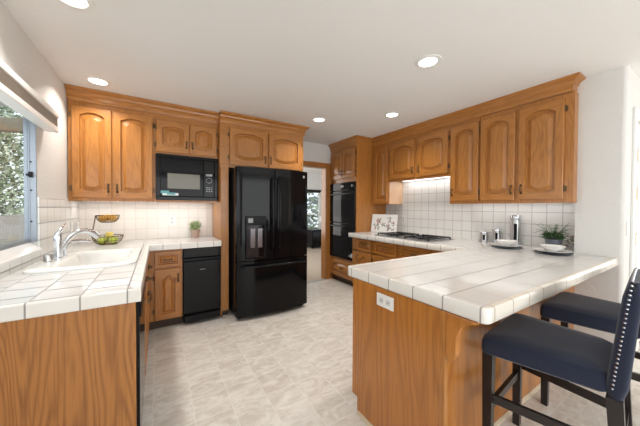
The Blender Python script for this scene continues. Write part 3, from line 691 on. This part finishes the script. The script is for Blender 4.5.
# ------------------------------------------------------------------ cooktop run, base
RF = 2.620
for lab, (y0, y1), da in (('narrow oak base cabinet with a drawer beside the oven tower', (2.752, 3.236), (2.790, 3.105)),
                      ('oak base cabinet under the far half of the gas cooktop', (2.298, 2.748), (2.322, 2.728)),
                      ('oak base cabinet under the cooktop half nearest the peninsula', (1.43, 2.294), (1.840, 2.272))):
    t = thing('base_cabinet', (2.95, (y0 + y1) / 2, 0), lab, 'cabinet')
    m = MB().box(RF + .02, UW, y0, y1, .10, .80).box(RF, RF + .02, y0, y1, .835, .866).box(RF, RF + .02, y0, da[0] + .02, .10, .835).box(RF, RF + .02, da[1] - .02, y1, .10, .835).box(RF, RF + .02, y0, y1, .10, .13).box(RF, RF + .02, y0, y1, .635, .66)
    build('carcass', m, OAK_Z, t)
    drawer(t, RF, '-x', da[0], da[1], .660, .836)
    door(t, RF, '-x', da[0], da[1], .115, .640, 1 if da[0] > 2.7 else -1, .05, 0, .55)
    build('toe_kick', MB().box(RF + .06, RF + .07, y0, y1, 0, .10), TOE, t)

# peninsula ------------------------------------------------------------
PX, PY0, PY1 = 1.080, 0.690, 1.325
t = thing('peninsula_cabinet', (1.8, 1.0, 0), 'oak peninsula base with plain grained end panel facing the sink', 'cabinet')
build('carcass', MB().box(PX + .02, XP - .004, PY0 + .091, PY1 - .02, .10, .8665), OAK_Z, t)
build('end_panel', MB().prism([(PY0, 0), (PY1 - .05, 0), (PY1 - .05, .10), (PY1, .10), (PY1, .850), (PY0, .850)], 0, PX, PX + .019), OAK_PEN, t)
build('back_panel', MB().box(PX + .02, XP - .003, PY0 + .072, PY0 + .090, 0.0, .866), OAK_PEN, t)
build('corner_post', MB().box(PX - .006, PX + .02, PY0 - .012, PY0 + .012, 0.0, .850, .002), OAK_Z, t)
cb = [(PY0 - .013, .850), (.545, .850), (.545, .842)]
for k in range(1, 9):
    a = R(90 * k / 8); cb.append((.545 + .085 * math.sin(a), .757 + .085 * math.cos(a)))
cb += [(.632, .68), (.640, .655), (.652, .642), (.665, .640), (PY0 - .013, .655)]
for x in (PX - .004,):
    build('corbel', MB().prism(cb, 0, x, x + .034, bev=.003), OAK_PEN, t)
build('front_panel', MB().box(PX + .02, 2.60, PY1 - .02, PY1, .10, .866), OAK_PEN, t)
build('toe_kick', MB().box(PX + .02, 2.66, PY1 - .06, PY1 - .05, 0, .10), TOE, t)
tag(build('shoe_molding', MB().prism([(PX - .014, 0), (PX - .001, 0), (PX - .001, .018), (PX - .006, .016), (PX - .012, .008)], 1, PY0 - .012, PY1 - .06).prism([(PY0 + .058, 0), (PY0 + .071, 0), (PY0 + .071, .018), (PY0 + .060, .010)], 0, PX + .022, 3.1), mk('pale_shoe', (.62, .50, .36), .5), t), 'pale shoe molding')
# peninsula + cooktop counter
t = thing('peninsula_countertop', (2.0, 1.0, .87), 'white tiled countertop running over the peninsula and along the cooktop wall', 'countertop')
kx0, kx1, ky0, ky1 = 2.66, 3.13, 1.90, 2.745
PTX, PTY0, PTY1, RTX = 1.083, .510, 1.405, 2.538
m = MB()
zt = CT1 - .001
m.box(PTX + .03, XP - .002, PTY0 + .03, .771, CT0, zt).box(PTX + .03, UW, .771, PTY1 - .03, CT0, zt).box(RTX + .03, UW, PTY1 - .03, ky0, CT0, zt)
m.box(RTX + .03, kx0, ky0, ky1, CT0, zt).box(kx1, UW, ky0, ky1, CT0, zt).box(RTX + .03, UW, ky1, 3.236, CT0, zt)
build('tile_top', m, T_PEN, t)
# rounded outer corners of the edge
def corner_cap(mb, cx, cy, r, a0, a1, n=6, z0=0.852, z1=0.916, wdt=.030):
    prof = [(-wdt, z1 - .0025), (-.012, z1), (-.004, z1 - .002), (.0, z1 - .008), (.0, z0 + .004), (-.003, z0), (-.012, z0), (-.012, CT0 - .0005), (-wdt, CT0 - .0005)]
    rings = []
    for k in range(n + 1):
        a = R(a0 + (a1 - a0) * k / n); rings.append([(cx + math.cos(a) * (r + q), cy + math.sin(a) * (r + q), z) for q, z in prof])
    mb.loft(rings)
rc = .032
m = vcap(MB(), (PTX, PTY1 - rc), (PTX, PTY0 + rc), (-1, 0)); corner_cap(m, PTX + rc, PTY0 + rc, rc, 180, 270); corner_cap(m, PTX + rc, PTY1 - rc, rc, 90, 180)
build('edge_trim', m, T_EDGE_Y, t, True)
build('edge_trim', vcap(MB(), (RTX, 3.236), (RTX, PTY1), (-1, 0)), T_EDGE_Y, t, True)
T_EDGE_P = tile('tile_edge_peninsula', (0, 2), (0.163, 9), (1.14, -3), (0.82, 0.77, 0.69), (.36, .28, .20), .006)
build('edge_trim', vcap(MB(), (PTX + rc, PTY0), (XP - .002, PTY0), (0, -1)), T_EDGE_P, t, True)
build('edge_trim', vcap(MB(), (PTX + rc, PTY1), (RTX + .012, PTY1), (0, 1)), T_EDGE_P, t, True)

# cooktop --------------------------------------------------------------
t = thing('gas_cooktop', (2.9, 2.33, .914), 'gas cooktop with black grates and grey centre vent set into the tile', 'cooktop')
cz = CT1 + .001
build('pan', MB().box(kx0 - .02, kx1 + .02, ky0 - .02, ky1 + .02, cz, cz + .010, .004).box(kx0 + .01, kx1 - .01, ky0 + .01, ky1 - .01, cz - .045, cz), mk('cooktop_steel', (.36, .38, .41), .25, metal=.8), t)
build('center_vent', MB().box(kx0 + .04, kx1 - .10, 2.27, 2.375, cz + .0105, cz + .018, .003), STEEL, t)
for y0, y1 in ((1.915, 2.255), (2.39, 2.73)):
    g = MB()
    for yy in (y0, (y0 + y1) / 2, y1): g.box(kx0 + .02, kx1 - .02, yy - .006, yy + .006, cz + .022, cz + .032)
    for xx in (kx0 + .02, kx0 + .12, (kx0 + kx1) / 2, kx1 - .12, kx1 - .02): g.box(xx - .006, xx + .006, y0, y1, cz + .0225, cz + .0325)
    for yy in (y0, y1):
        for xx in (kx0 + .02, kx1 - .02): g.box(xx - .008, xx + .008, yy - .008, yy + .008, cz + .011, cz + .022)
    build('grate', g, SATINB, t)
    for xx in (kx0 + .12, kx1 - .12):
        build('burner', MB().lathe([(.045, cz + .011), (.045, cz + .018), (.032, cz + .020), (.030, cz + .021), (.002, cz + .0215)], (xx, (y0 + y1) / 2, 0), 18), SATINB, t, True)
for k in range(4):
    y = 2.20 + k * .085; build('knob', MB().lathe([(.018, cz + .011), (.018, cz + .030), (.014, cz + .034), (.002, cz + .0345)], (kx1 - .045, y, 0), 14), SATINB, t, True)

# ------------------------------------------------------------------ stools
def make_stool():
    t = thing('counter_stool', (0, 0, 0), 'navy upholstered counter stool nearest the camera, nailhead trim down its back', 'stool', 'navy counter stools at the peninsula')
    W, D, Z1, Z0 = .255, .215, .680, .585          # half width, half depth ; local +y is the front
    # seat cushion: crowned, rounded
    mb = MB(); rings = []
    tap = lambda y: .75 + .25 * (y + D) / (2 * D)
    def rr_(x, y, r, z): return [(p[0] * tap(p[1]), p[1], p[2]) for p in rrect(-x, x, -y, y, r, z, 5)]
    rings = [rr_(W - .012, D - .012, .02, Z0), rr_(W - .002, D - .002, .025, Z0 + .008), rr_(W, D, .028, Z0 + .03), rr_(W, D, .03, Z1 - .035), rr_(W - .006, D - .006, .032, Z1 - .014), rr_(W - .03, D - .03, .03, Z1 - .001), rr_(W - .10, D - .10, .03, Z1 + .004)]
    build('seat', mb.loft(rings), NAVY, t, True)
    # upholstered back, leaning slightly backwards, thickness tapering to the top
    WB = W * .75; yb = -D + .012; mb = MB(); N = 8; rings = []
    for k in range(N + 1):
        s = k / N; zz = .575 + s * .460; lean = -.048 * s; th = .060 - .012 * s; ww = WB + .004 + .006 * math.sin(math.pi * s)
        e_ = .0 if 0 < k < N else .010
        rings.append([(p[0], p[1], zz + .010 * (1 - (p[0] / ww) ** 2) * (1 if k == N else 0)) for p in rrect(-ww + e_, ww - e_, yb + lean - th + e_, yb + lean - e_, .018, 0, 4)])
    bk = build('backrest', mb.loft(rings), NAVY, t, True)
    mb = MB()
    for sx in (-1, 1):
        for k in range(24):
            s = .10 + .88 * k / 23; zz = .575 + s * .460; lean = -.048 * s; ww = WB + .004 + .006 * math.sin(math.pi * s)
            mb.ball((sx * (ww - .001), yb + lean - .018, zz), .0048, 1, 6)
    for k in range(18):
        x = -WB + .02 + (2 * WB - .04) * k / 17; mb.ball((x, yb - .048 - .018, 1.0375 + .010 * (1 - (x / WB) ** 2)), .0048, 1, 6)
    tag(build('nailhead_trim', mb, mk('nailhead_silver', (.62, .64, .68), .25, metal=1), bk, True), 'row of silver nailheads')
    for sx in (-1, 1):
        x = sx * (W - .030); xb = sx * (WB - .026)
        build('leg', MB().loft([[(x + dx * q, D - .032 + dy * q, zz) for dx, dy in ((-1, -1), (1, -1), (1, 1), (-1, 1))] for q, zz in ((.017, 0), (.0225, .587))]), LEGW, t)
        build('leg', MB().loft([[(xb + dx * q, yy + dy * q, zz) for dx, dy in ((-1, -1), (1, -1), (1, 1), (-1, 1))] for q, yy, zz in ((.018, -D - .050, 0), (.023, -D - .016, .577))]), LEGW, t)
        build('stretcher', MB().loft([[(x - .009, D - .054, .35), (x + .009, D - .054, .35), (x + .009, D - .054, .39), (x - .009, D - .054, .39)], [(xb - .009, -D - .012, .35), (xb + .009, -D - .012, .35), (xb + .009, -D - .010, .39), (xb - .009, -D - .010, .39)]]), LEGW, t)
    build('stretcher', MB().box(-W + .052, W - .052, D - .042, D - .022, .29, .33), LEGW, t)
    build('stretcher', MB().box(-WB + .048, WB - .048, -D - .042, -D - .026, .35, .39), LEGW, t)
    return t
s1 = make_stool()
s2 = copy_tree(s1)
s1.location = (1.646, .493, 0); s1.rotation_euler.z = R(6)
s2.location = (2.43, .500, 0); s2.rotation_euler.z = R(3)
s2['label'] = 'navy upholstered counter stool pushed in beside the white wall pier'

# ------------------------------------------------------------------ counter things
def plate_set(x, y, la, lb, lc):
    zc = CT1 + .0015
    a = tag(build('under_plate_disc', MB().lathe([(.06, 0), (.075, .003), (.1315, .011), (.1325, .014), (.07, .008), (.002, .007)], (x, y, zc), 36), BLUE_GREY, smooth=True, loc=(x, y, zc)), la, 'plate', 'dark discs under the plates')  # dark blue-grey disc barely wider than the dinner plate above it
    b = tag(build('dinner_plate', MB().lathe([(.07, .0), (.08, .003), (.129, .013), (.130, .016), (.075, .008), (.002, .006)], (x, y, zc + .0145), 36), PORC, smooth=True, loc=(x, y, zc + .0145)), lb, 'plate', 'white dinner plates')
    c = tag(build('bowl', MB().lathe([(.036, 0), (.038, .006), (.062, .018), (.086, .045), (.088, .048), (.084, .046), (.06, .022), (.034, .011), (.002, .010)], (x, y, zc + .0225), 36), PORC, smooth=True, loc=(x, y, zc + .0225)), lc, 'bowl', 'white bowls')
plate_set(2.965, 1.235, 'dark blue-grey disc under the plate nearer the steel canisters', 'white dinner plate nearer the steel canisters', 'white bowl on the plate nearer the steel canisters')
plate_set(2.93, .86, 'dark blue-grey disc under the plate by the potted fern', 'white dinner plate by the potted fern', 'white bowl on the plate in front of the potted fern')
def canister(x, y, h, r, label):
    t = thing('canister', (x, y, CT1 + .001), label, 'canister', 'steel canisters'); c = (x, y, CT1 + .001)
    build('body', MB().lathe([(r, 0), (r, h * .84), (r * .96, h * .86), (.002, h * .86)], c, 24), STEEL, t, True)
    build('lid', MB().lathe([(r * .98, h * .862), (r * 1.02, h * .87), (r * 1.02, h * .96), (r * .9, h), (.002, h)], c, 24), CHROME, t, True)
    a0 = math.atan2(-y, -x); mb = MB(); rr0 = r * 1.006; n = 6
    A = [[(x + rr0 * math.cos(a0 + d), y + rr0 * math.sin(a0 + d), c[2] + zz) for d in [-.30 + .6 * i / n for i in range(n + 1)]] for zz in (h * .18, h * .72)]
    mb.loft(A, closed=False, cap0=False, cap1=False); build('window', mb, DARKG, t, True)
canister(3.285, 1.600, .115, .042, 'shortest steel canister with a dark window on the tiled counter')
canister(3.285, 1.465, .165, .044, 'medium-height steel canister standing between short and tall ones')
canister(3.285, 1.280, .320, .048, 'tallest steel canister with a long window against the backsplash')

def leaves(mb, c, n, spread, h, lw, ll, seed, up=.5):
    random.seed(seed)
    for k in range(n):
        a = random.random() * 6.283; e_ = random.random(); rr0 = spread * math.sqrt(random.random()); hh = h * (0.15 + .85 * random.random()) * (1 - .35 * (rr0 / spread))
        base = Vector((c[0] + rr0 * math.cos(a), c[1] + rr0 * math.sin(a), c[2] + hh))
        d = Vector((math.cos(a) * (1 - up * .5), math.sin(a) * (1 - up * .5), up * (random.random() * 1.3 - .35))).normalized()
        s = d.cross(Vector((0, 0, 1))).normalized() * lw * (.6 + .6 * random.random()); L_ = ll * (.6 + .7 * random.random()); up_ = s.cross(d).normalized() * lw * .5
        p0, p1, p2, p3 = base, base + d * L_ * .45 + s, base + d * L_, base + d * L_ * .45 - s
        q = base + d * L_ * .45 - up_
        V = [mb.b.verts.new(p) for p in (p0, p1, p2, p3, q)]
        mb.b.faces.new((V[0], V[1], V[4])); mb.b.faces.new((V[1], V[2], V[4])); mb.b.faces.new((V[2], V[3], V[4])); mb.b.faces.new((V[3], V[0], V[4]))
    return mb
px_, py_ = 3.20, .935
t = thing('potted_fern', (px_, py_, CT1 + .001), 'bushy green fern in a grey pot on the peninsula counter', 'plant')
c = (px_, py_, CT1 + .001)
build('pot', MB().lathe([(.050, 0), (.062, .085), (.066, .105), (.060, .105), (.055, .092), (.002, .092)], c, 24), POTG, t, True)
mb = leaves(MB(), (px_, py_, CT1 + .098), 200, .062, .075, .009, .050, 5, .5); random.seed(9)
for k in range(30):
    a = random.random() * 6.283; L_ = .06 + random.random() * .045
    pth = bez([(px_ + .02 * math.cos(a), py_ + .02 * math.sin(a), CT1 + .11), (px_ + .04 * math.cos(a), py_ + .04 * math.sin(a), CT1 + .18 + random.random() * .03), (px_ + (L_ + .035) * math.cos(a), py_ + (L_ + .035) * math.sin(a), CT1 + .14 + random.random() * .115)], 7)
    mb.tube(pth, .0012, 4)
    for i, p in enumerate(pth[2:]):
        for s_ in (-1, 1):
            d = Vector((math.cos(a + s_ * 1.0), math.sin(a + s_ * 1.0), .15)); q = d.cross(Vector((0, 0, 1))).normalized() * .006
            mb.quad(p, p + d * .014 + q, p + d * .028, p + d * .014 - q)
build('foliage', mb, LEAF, t)
t = thing('potted_herb', (.41, 3.70, CT1 + .001), 'small light-green herb in a clay pot on the back counter', 'plant')
c = (.41, 3.70, CT1 + .001)
build('pot', MB().lathe([(.040, 0), (.050, .070), (.056, .072), (.057, .098), (.050, .098), (.046, .088), (.002, .088)], c, 20), POTP, t, True)
mb = leaves(MB(), (.41, 3.70, CT1 + .09), 150, .055, .13, .008, .035, 8, .8); random.seed(12)
for k in range(16):
    a = random.random() * 6.283; mb.tube([(.41, 3.70, CT1 + .088), (.41 + .05 * math.cos(a), 3.70 + .05 * math.sin(a), CT1 + .16 + random.random() * .07)], .0013, 4)
build('foliage', mb, LEAF2, t)

# two-tier wire fruit basket
bx, by, bz = -.445, 3.50, CT1 + .001
t = thing('fruit_basket', (bx, by, bz), 'two-tier dark wire fruit basket in the corner by the sink', 'basket')
def wire_bowl(c, R0, R1, h):
    mb = MB().ring((c[0], c[1], c[2] + h), R1, .0045, 32, 6).ring((c[0], c[1], c[2] + .004), R0, .004, 24, 6).ring((c[0], c[1], c[2] + h * .5), (R0 + R1) / 2 + .012, .0022, 28, 5)
    for k in range(26):
        a = 2 * math.pi * k / 26
        mb.tube(bez([(c[0] + R0 * math.cos(a), c[1] + R0 * math.sin(a), c[2] + .004), (c[0] + (R1 * .95) * math.cos(a), c[1] + (R1 * .95) * math.sin(a), c[2] + h * .25), (c[0] + R1 * math.cos(a), c[1] + R1 * math.sin(a), c[2] + h)], 5), .0018, 4)
    for k in range(-3, 4):
        q = R0 * k / 3.5; wv = math.sqrt(max(R0 * R0 - q * q, 0)); mb.tube([(c[0] - wv, c[1] + q, c[2] + .004), (c[0] + wv, c[1] + q, c[2] + .004)], .002, 4)
    return mb
WIRE = mk('brown_wire', (.16, .11, .045), .4, metal=.7)
build('lower_bowl', wire_bowl((bx, by, bz), .075, .130, .085), WIRE, t)
build('upper_bowl', wire_bowl((bx, by, bz + .225), .055, .098, .075), WIRE, t)
build('stand', MB().tube([(bx - .122, by, bz + .07), (bx - .128, by, bz + .10), (bx - .10, by, bz + .29), (bx - .097, by, bz + .30)], .005, 8).tube([(bx - .122, by, bz + .075), (bx - .07, by, bz + .006)], .004, 6), WIRE, t)
def fruit_mat(name, a, b):
    m = mk(name, rough=.35); q = NT(m); q.l(q.mix(q.noise(q.obj(), 30, 3), a, b), q.b.inputs['Base Color']); return m
APPLE = fruit_mat('green_apple_skin', (.35, .50, .07), (.62, .66, .12)); ORANGE = fruit_mat('orange_peel', (.72, .34, .05), (.80, .45, .10)); LEMON = fruit_mat('lemon_peel', (.80, .62, .10), (.85, .72, .22))
STEM = mk('stem_brown', (.08, .05, .02), .8)
def apple(x, y, z, r, mat, label, cat, grp, name):
    o = tag(build(name, MB().lathe([(.002, .12 * r), (.35 * r, 0), (.75 * r, .25 * r), (.98 * r, .85 * r), (.92 * r, 1.35 * r), (.6 * r, 1.75 * r), (.25 * r, 1.8 * r), (.004, 1.66 * r)], (x, y, z), 16), mat, smooth=True, loc=(x, y, z)), label, cat, grp)
    build('stem', MB().tube([(x, y, z + 1.66 * r), (x + .003, y, z + 2.0 * r)], .0015, 5), STEM, o)
for (dx, dy, lab, mt) in ((-.048, -.034, 'green apple low in the wire basket, on the side nearest the faucet', APPLE), (.042, -.044, 'green apple low in the wire basket, facing the counter edge', APPLE), (.05, .04, 'green apple low in the wire basket, beside the backsplash', APPLE), (-.036, .052, 'green apple low in the wire basket, by the stand', APPLE)):
    apple(bx + dx, by + dy, bz + .008, .034, mt, lab, 'apple', 'green apples in the lower basket', 'apple')
apple(bx + .012, by - .002, bz + .062, .036, LEMON, 'yellow apple topping the heap in the lower wire bowl', 'apple', None, 'apple')
for (dx, dy, lab) in ((-.036, -.026, 'orange in the upper wire bowl, nearest the sink'), (.040, -.012, 'orange in the upper wire bowl, farthest along the counter'), (-.004, .044, 'orange at the back of the upper wire bowl')):
    o = tag(build('orange', MB().ball((bx + dx, by + dy, bz + .225 + .012 + .038), .038, .96, 16), ORANGE, smooth=True, loc=(bx + dx, by + dy, bz + .232)), lab, 'orange', 'oranges in the upper basket')

# floral board leaning beside the cooktop
t = thing('serving_tray', (3.05, 2.96, CT1), 'white floral serving tray leaning against the wall beside the cooktop', 'tray')
B0, B1 = Vector((2.98, 3.20, CT1 + .0015)), Vector((3.13, 2.80, CT1 + .0015))
ux = (B1 - B0).normalized(); nrm = Vector((-ux.y, ux.x, 0)) * -1
if nrm.dot(Vector((-1, -1, 0))) < 0: nrm = -nrm
upv = (Vector((0, 0, 1)) - nrm * .20).normalized(); nn = ux.cross(upv)
if nn.dot(nrm) < 0: nn = -nn
W_, H_ = (B1 - B0).length, .290
TP = lambda a, b, c: B0 + ux * a + upv * b + nn * c
mb = MB(); mb.loft([[TP(0, 0, 0), TP(W_, 0, 0), TP(W_, H_, 0), TP(0, H_, 0)], [TP(0, 0, .010), TP(W_, 0, .010), TP(W_, H_, .010), TP(0, H_, .010)]])
br = build('board', mb, PORC, t)
random.seed(21); mb = MB(); cols = [mk('floral_pink', (.48, .30, .28), .5), mk('floral_dark', (.12, .11, .14), .5), mk('floral_green', (.20, .24, .17), .5)]
for (fa, fb, fr) in ((.09, .10, .060), (.13, .18, .050), (.27, .08, .055), (.30, .20, .045), (.20, .13, .030), (.37, .14, .035), (.36, .05, .03)):
    for k in range(11):
        a = random.random() * 6.283; q = fr * (.25 + .75 * random.random()); s_ = fr * (.28 + .30 * random.random()); mi = random.choice((0, 0, 1, 2, 2))
        cu, cv = min(max(fa + q * math.cos(a), .02), W_ - .02), min(max(fb + q * math.sin(a), .02), H_ - .02)
        vs = [mb.b.verts.new(TP(cu + s_ * (.9 * math.cos(th) * math.cos(a) - .4 * math.sin(th) * math.sin(a)), cv + s_ * (.9 * math.cos(th) * math.sin(a) + .4 * math.sin(th) * math.cos(a)), .0103 + .0001 * k)) for th in [i * .785 for i in range(8)]]
        mb.b.faces.new(vs).material_index = mi
build('flower_print', mb, cols, br)

# ------------------------------------------------------------------ switches and outlets
SOCK = mk('socket_face', (.62, .62, .60), .4)
def plate(name, M, u, v, w_, h_, kind, label, cat):
    c = M(u, v, 0); a, b = M(u - w_ / 2, v - h_ / 2, 0.0008), M(u + w_ / 2, v + h_ / 2, .006)
    o = tag(build(name, MB().box(a[0], b[0], a[1], b[1], a[2], b[2], .0015), PLATE_W, loc=c), label, cat)
    mb = MB()
    if kind == 'outlet':
        wide = w_ > h_
        for s_ in (-1, 1):
            du, dv = (s_ * w_ * .2, 0) if wide else (0, s_ * h_ * .2)
            p, q = M(u + du - .014, v + dv - .014, .006), M(u + du + .014, v + dv + .014, .0075)
            o2 = build('socket', MB().box(p[0], q[0], p[1], q[1], p[2], q[2]), SOCK, o)
            mb = MB()
            for k in (-1, 1):
                p, q = M(u + du + k * .006 - .0012, v + dv - .004, .0075), M(u + du + k * .006 + .0012, v + dv + .004, .0080)
                build('slot', MB().box(p[0], q[0], p[1], q[1], p[2], q[2]), SATINB, o2)
    else:
        p, q = M(u - .016, v - .033, .006), M(u + .016, v + .033, .010); build('rocker', mb.box(p[0], q[0], p[1], q[1], p[2], q[2], .001), PLATE_W, o)
    return o
plate('light_switch', mapper(XL + .008, '+x'), 3.476, 1.095, .075, .118, 'switch', 'white switch plate on the window-wall tile, nearer the window', 'switch')
plate('wall_outlet', mapper(XL + .008, '+x'), 3.700, 1.085, .075, .118, 'outlet', 'white outlet on the window-wall tile, tucked in the corner', 'outlet')
plate('wall_outlet', mapper(YB - .008, '-y'), .153, 1.135, .080, .125, 'outlet', 'white outlet on the backsplash beneath the microwave', 'outlet')
plate('wall_outlet', mapper(XR - .008, '-x'), 2.85, 1.125, .075, .118, 'outlet', 'white outlet on the backsplash beside the floral tray', 'outlet')
plate('wall_outlet', mapper(PX, '-x'), 1.040, .785, .125, .072, 'outlet', 'white horizontal outlet on the oak peninsula end panel', 'outlet')
plate('light_switch', mapper(.48, '-y'), 3.235, 1.155, .075, .118, 'switch', 'white light switch on the wall past the pier', 'switch')

# ------------------------------------------------------------------ lights
def downlight(x, y, label, power=10):
    t = thing('recessed_light', (x, y, CZ - .001), label, 'ceiling light', 'recessed ceiling lights')
    build('trim_ring', MB().lathe([(.098, -.0005), (.097, -.004), (.070, -.009), (.066, -.006), (.066, -.0005)], (x, y, CZ), 32), WHITE, t, True)
    build('lens', MB().lathe([(.0655, -.001), (.0655, -.0045), (.002, -.0055)], (x, y, CZ), 28), LED, t, True)
    l = bpy.data.lights.new('downlight_lamp', 'AREA'); l.shape = 'DISK'; l.size = .12; l.energy = power; l.color = (1, .95, .88); l.spread = R(125)
    o = bpy.data.objects.new('downlight_lamp', l); COL.objects.link(o); o.location = (0, 0, -.010); o.parent = t
downlight(-.454, 3.077, 'recessed ceiling light over the sink corner, close to the crown molding')
downlight(1.767, 2.878, 'recessed ceiling light in front of the refrigerator cabinet')
downlight(2.418, 2.247, 'recessed ceiling light in front of the cooktop cabinets')
downlight(1.777, 1.290, 'largest-looking recessed ceiling light, above the peninsula')
downlight(-.393, 1.93, 'recessed ceiling light cut off at the top of the picture')
def led_bar(name, x0, x1, y0, y1, z, label, power):
    t = thing(name, ((x0 + x1) / 2, (y0 + y1) / 2, z), label, 'light')
    build('housing', MB().box(x0, x1, y0, y1, z - .005, z - .0005), WHITE, t)
    build('lens', MB().box(x0 + .004, x1 - .004, y0 + .004, y1 - .004, z - .009, z - .0055), LEDBAR, t)
    l = bpy.data.lights.new('bar_lamp', 'AREA'); l.shape = 'RECTANGLE'; l.size = x1 - x0; l.size_y = y1 - y0; l.energy = power; l.color = (1, .97, .93)
    o = bpy.data.objects.new('bar_lamp', l); COL.objects.link(o); o.location = (0, 0, -.0105); o.parent = t
led_bar('under_cabinet_light', -.66, .60, 3.55, 3.59, 1.3715, 'bright LED strip under the back wall cabinets and microwave', 4.2)
led_bar('under_cabinet_light', 3.25, 3.30, 1.95, 2.80, 1.728, 'bright LED strip under the short cabinet over the cooktop', 1.8)
led_bar('under_cabinet_light', 3.20, 3.24, .85, 1.80, 1.388, 'LED strip under the tall cabinets beside the pier', .8)

# ------------------------------------------------------------------ room beyond
t = thing('roller_shade', (4.38, fy - .03, 1.8), 'dark shade rolled up at the top of the far-room window', 'window shade')
build('roll', MB().tube([(4.11, fy - .034, 1.86), (4.66, fy - .034, 1.86)], .032, 12), SATINB, t, True)
build('cloth', MB().box(4.12, 4.65, fy - .010, fy - .006, 1.79, 1.86), mk('dark_shade', (.10, .09, .08), .8), t)
t = thing('low_black_cabinet', (4.42, 7.25, 0), 'low black cabinet standing under the far-room window', 'cabinet')
build('body', MB().box(4.10, 4.72, 7.05, 7.45, .06, .57, .006), SATINB, t)
for x in (4.12, 4.42): build('door', MB().box(x + .0, x + .28, 7.035, 7.049, .09, .54, .003), GLOSSB, t)
for x in (4.13, 4.68):
    for y in (7.08, 7.41): build('leg', MB().box(x - .015, x + .015, y - .015, y + .015, 0.004, .06), SATINB, t)
build('top', MB().box(4.08, 4.74, 7.03, 7.47, .571, .60, .004), SATINB, t)
t = thing('table_lamp', (4.58, 7.25, .60), 'small white table lamp on the low black cabinet', 'lamp')
build('base', MB().lathe([(.06, 0), (.06, .012), (.015, .03), (.03, .12), (.012, .22), (.012, .26)], (4.58, 7.25, .601), 16), PORC, t, True)
build('lamp_shade', MB().lathe([(.11, .24), (.07, .44), (.068, .44), (.108, .24)], (4.58, 7.25, .601), 20), WHITE, t, True)

# ------------------------------------------------------------------ outdoors
GR = mk('garden_ground', (.16, .15, .10), .95)
struct('ground_outside', MB().box(-12, -0.84, -4, 16, -.2, -.1), GR, 'bare ground outside the sink window', 'ground')
struct('ground_garden', MB().box(0, 12, 7.75, 16, -.2, -.1), GR, 'bare ground outside the far-room window', 'ground')
def foliage_wall(name, x0, x1, y0, y1, z0, z1, n, size, label, seed, cols=((.24, .30, .19), (.50, .54, .42), (.12, .15, .09))):
    random.seed(seed); mb = MB()
    for k in range(n):
        p = Vector((x0 + (x1 - x0) * random.random(), y0 + (y1 - y0) * random.random(), z0 + (z1 - z0) * random.random()))
        d = Vector((random.gauss(0, 1), random.gauss(0, 1), random.gauss(0, .6))).normalized(); s_ = d.orthogonal().normalized() * size * (.3 + .3 * random.random()); L_ = size * (.6 + .8 * random.random())
        V = [mb.b.verts.new(q) for q in (p, p + d * L_ * .5 + s_, p + d * L_, p + d * L_ * .5 - s_)]
        mb.b.faces.new(V).material_index = k % 3
    return tag(build(name, mb, [mk('leaves', c_, .7) for c_ in cols]), label, 'hedge', None, 'stuff')
foliage_wall('hedge', -5.2, -3.7, 3.0, 15.0, .2, 5.2, 20000, .12, 'dense grey-green hedge above the weathered fence outside the sink window', 4)
foliage_wall('shrubbery', 2.5, 8.0, 9.2, 10.4, 0, 3.2, 3500, .20, 'green shrubs outside the far-room window', 6, ((.10, .15, .06), (.20, .26, .12), (.05, .07, .03)))
t = thing('wooden_fence', (-3.3, 8, -.1), 'weathered grey wooden fence seen through the sink window', 'fence')
FENCE = oak('weathered_board', 2, (.30, .27, .24), (.17, .15, .13), rough=.9)
mb = MB(); random.seed(2)
for k in range(80):
    y = 2.0 + k * .15; mb.box(-3.32, -3.30, y, y + .142, -.1, 1.06 + random.random() * .01)
build('boards', mb, FENCE, t)
mb = MB()
for z_ in (.2, .85): mb.box(-3.36, -3.32, 2.0, 14.0, z_, z_ + .09)
build('rail', mb, FENCE, t)
for y in (2.0, 4.4, 6.8, 9.2, 11.6, 13.9): build('post', MB().box(-3.46, -3.36, y, y + .1, -.1, 1.1), FENCE, t)
t = thing('porch_beam', (-1.9, 5.4, -.1), 'tan porch beam with pale roof edge outside the sink window', 'porch')
TAN = mk('tan_paint', (.34, .29, .22), .7)
build('beam', MB().prism([(-3.2, 5.55), (-0.95, 4.60), (-0.90, 4.72), (-3.15, 5.67)], 2, 2.26, 2.42), TAN, t)
build('roof', MB().prism([(-3.4, 5.45), (-0.95, 4.42), (-0.95, 1.0), (-3.4, 1.0)], 2, 2.50, 2.54), WHITE, t)
build('post', MB().box(-3.22, -3.10, 5.52, 5.64, -.1, 2.26), TAN, t)
sun = bpy.data.lights.new('sun', 'SUN'); sun.energy = 5; sun.angle = R(2); sun.color = (1, .96, .9)
so = bpy.data.objects.new('sun', sun); COL.objects.link(so); so.rotation_euler = Vector((-.55, .55, -.75)).to_track_quat('-Z', 'Y').to_euler()
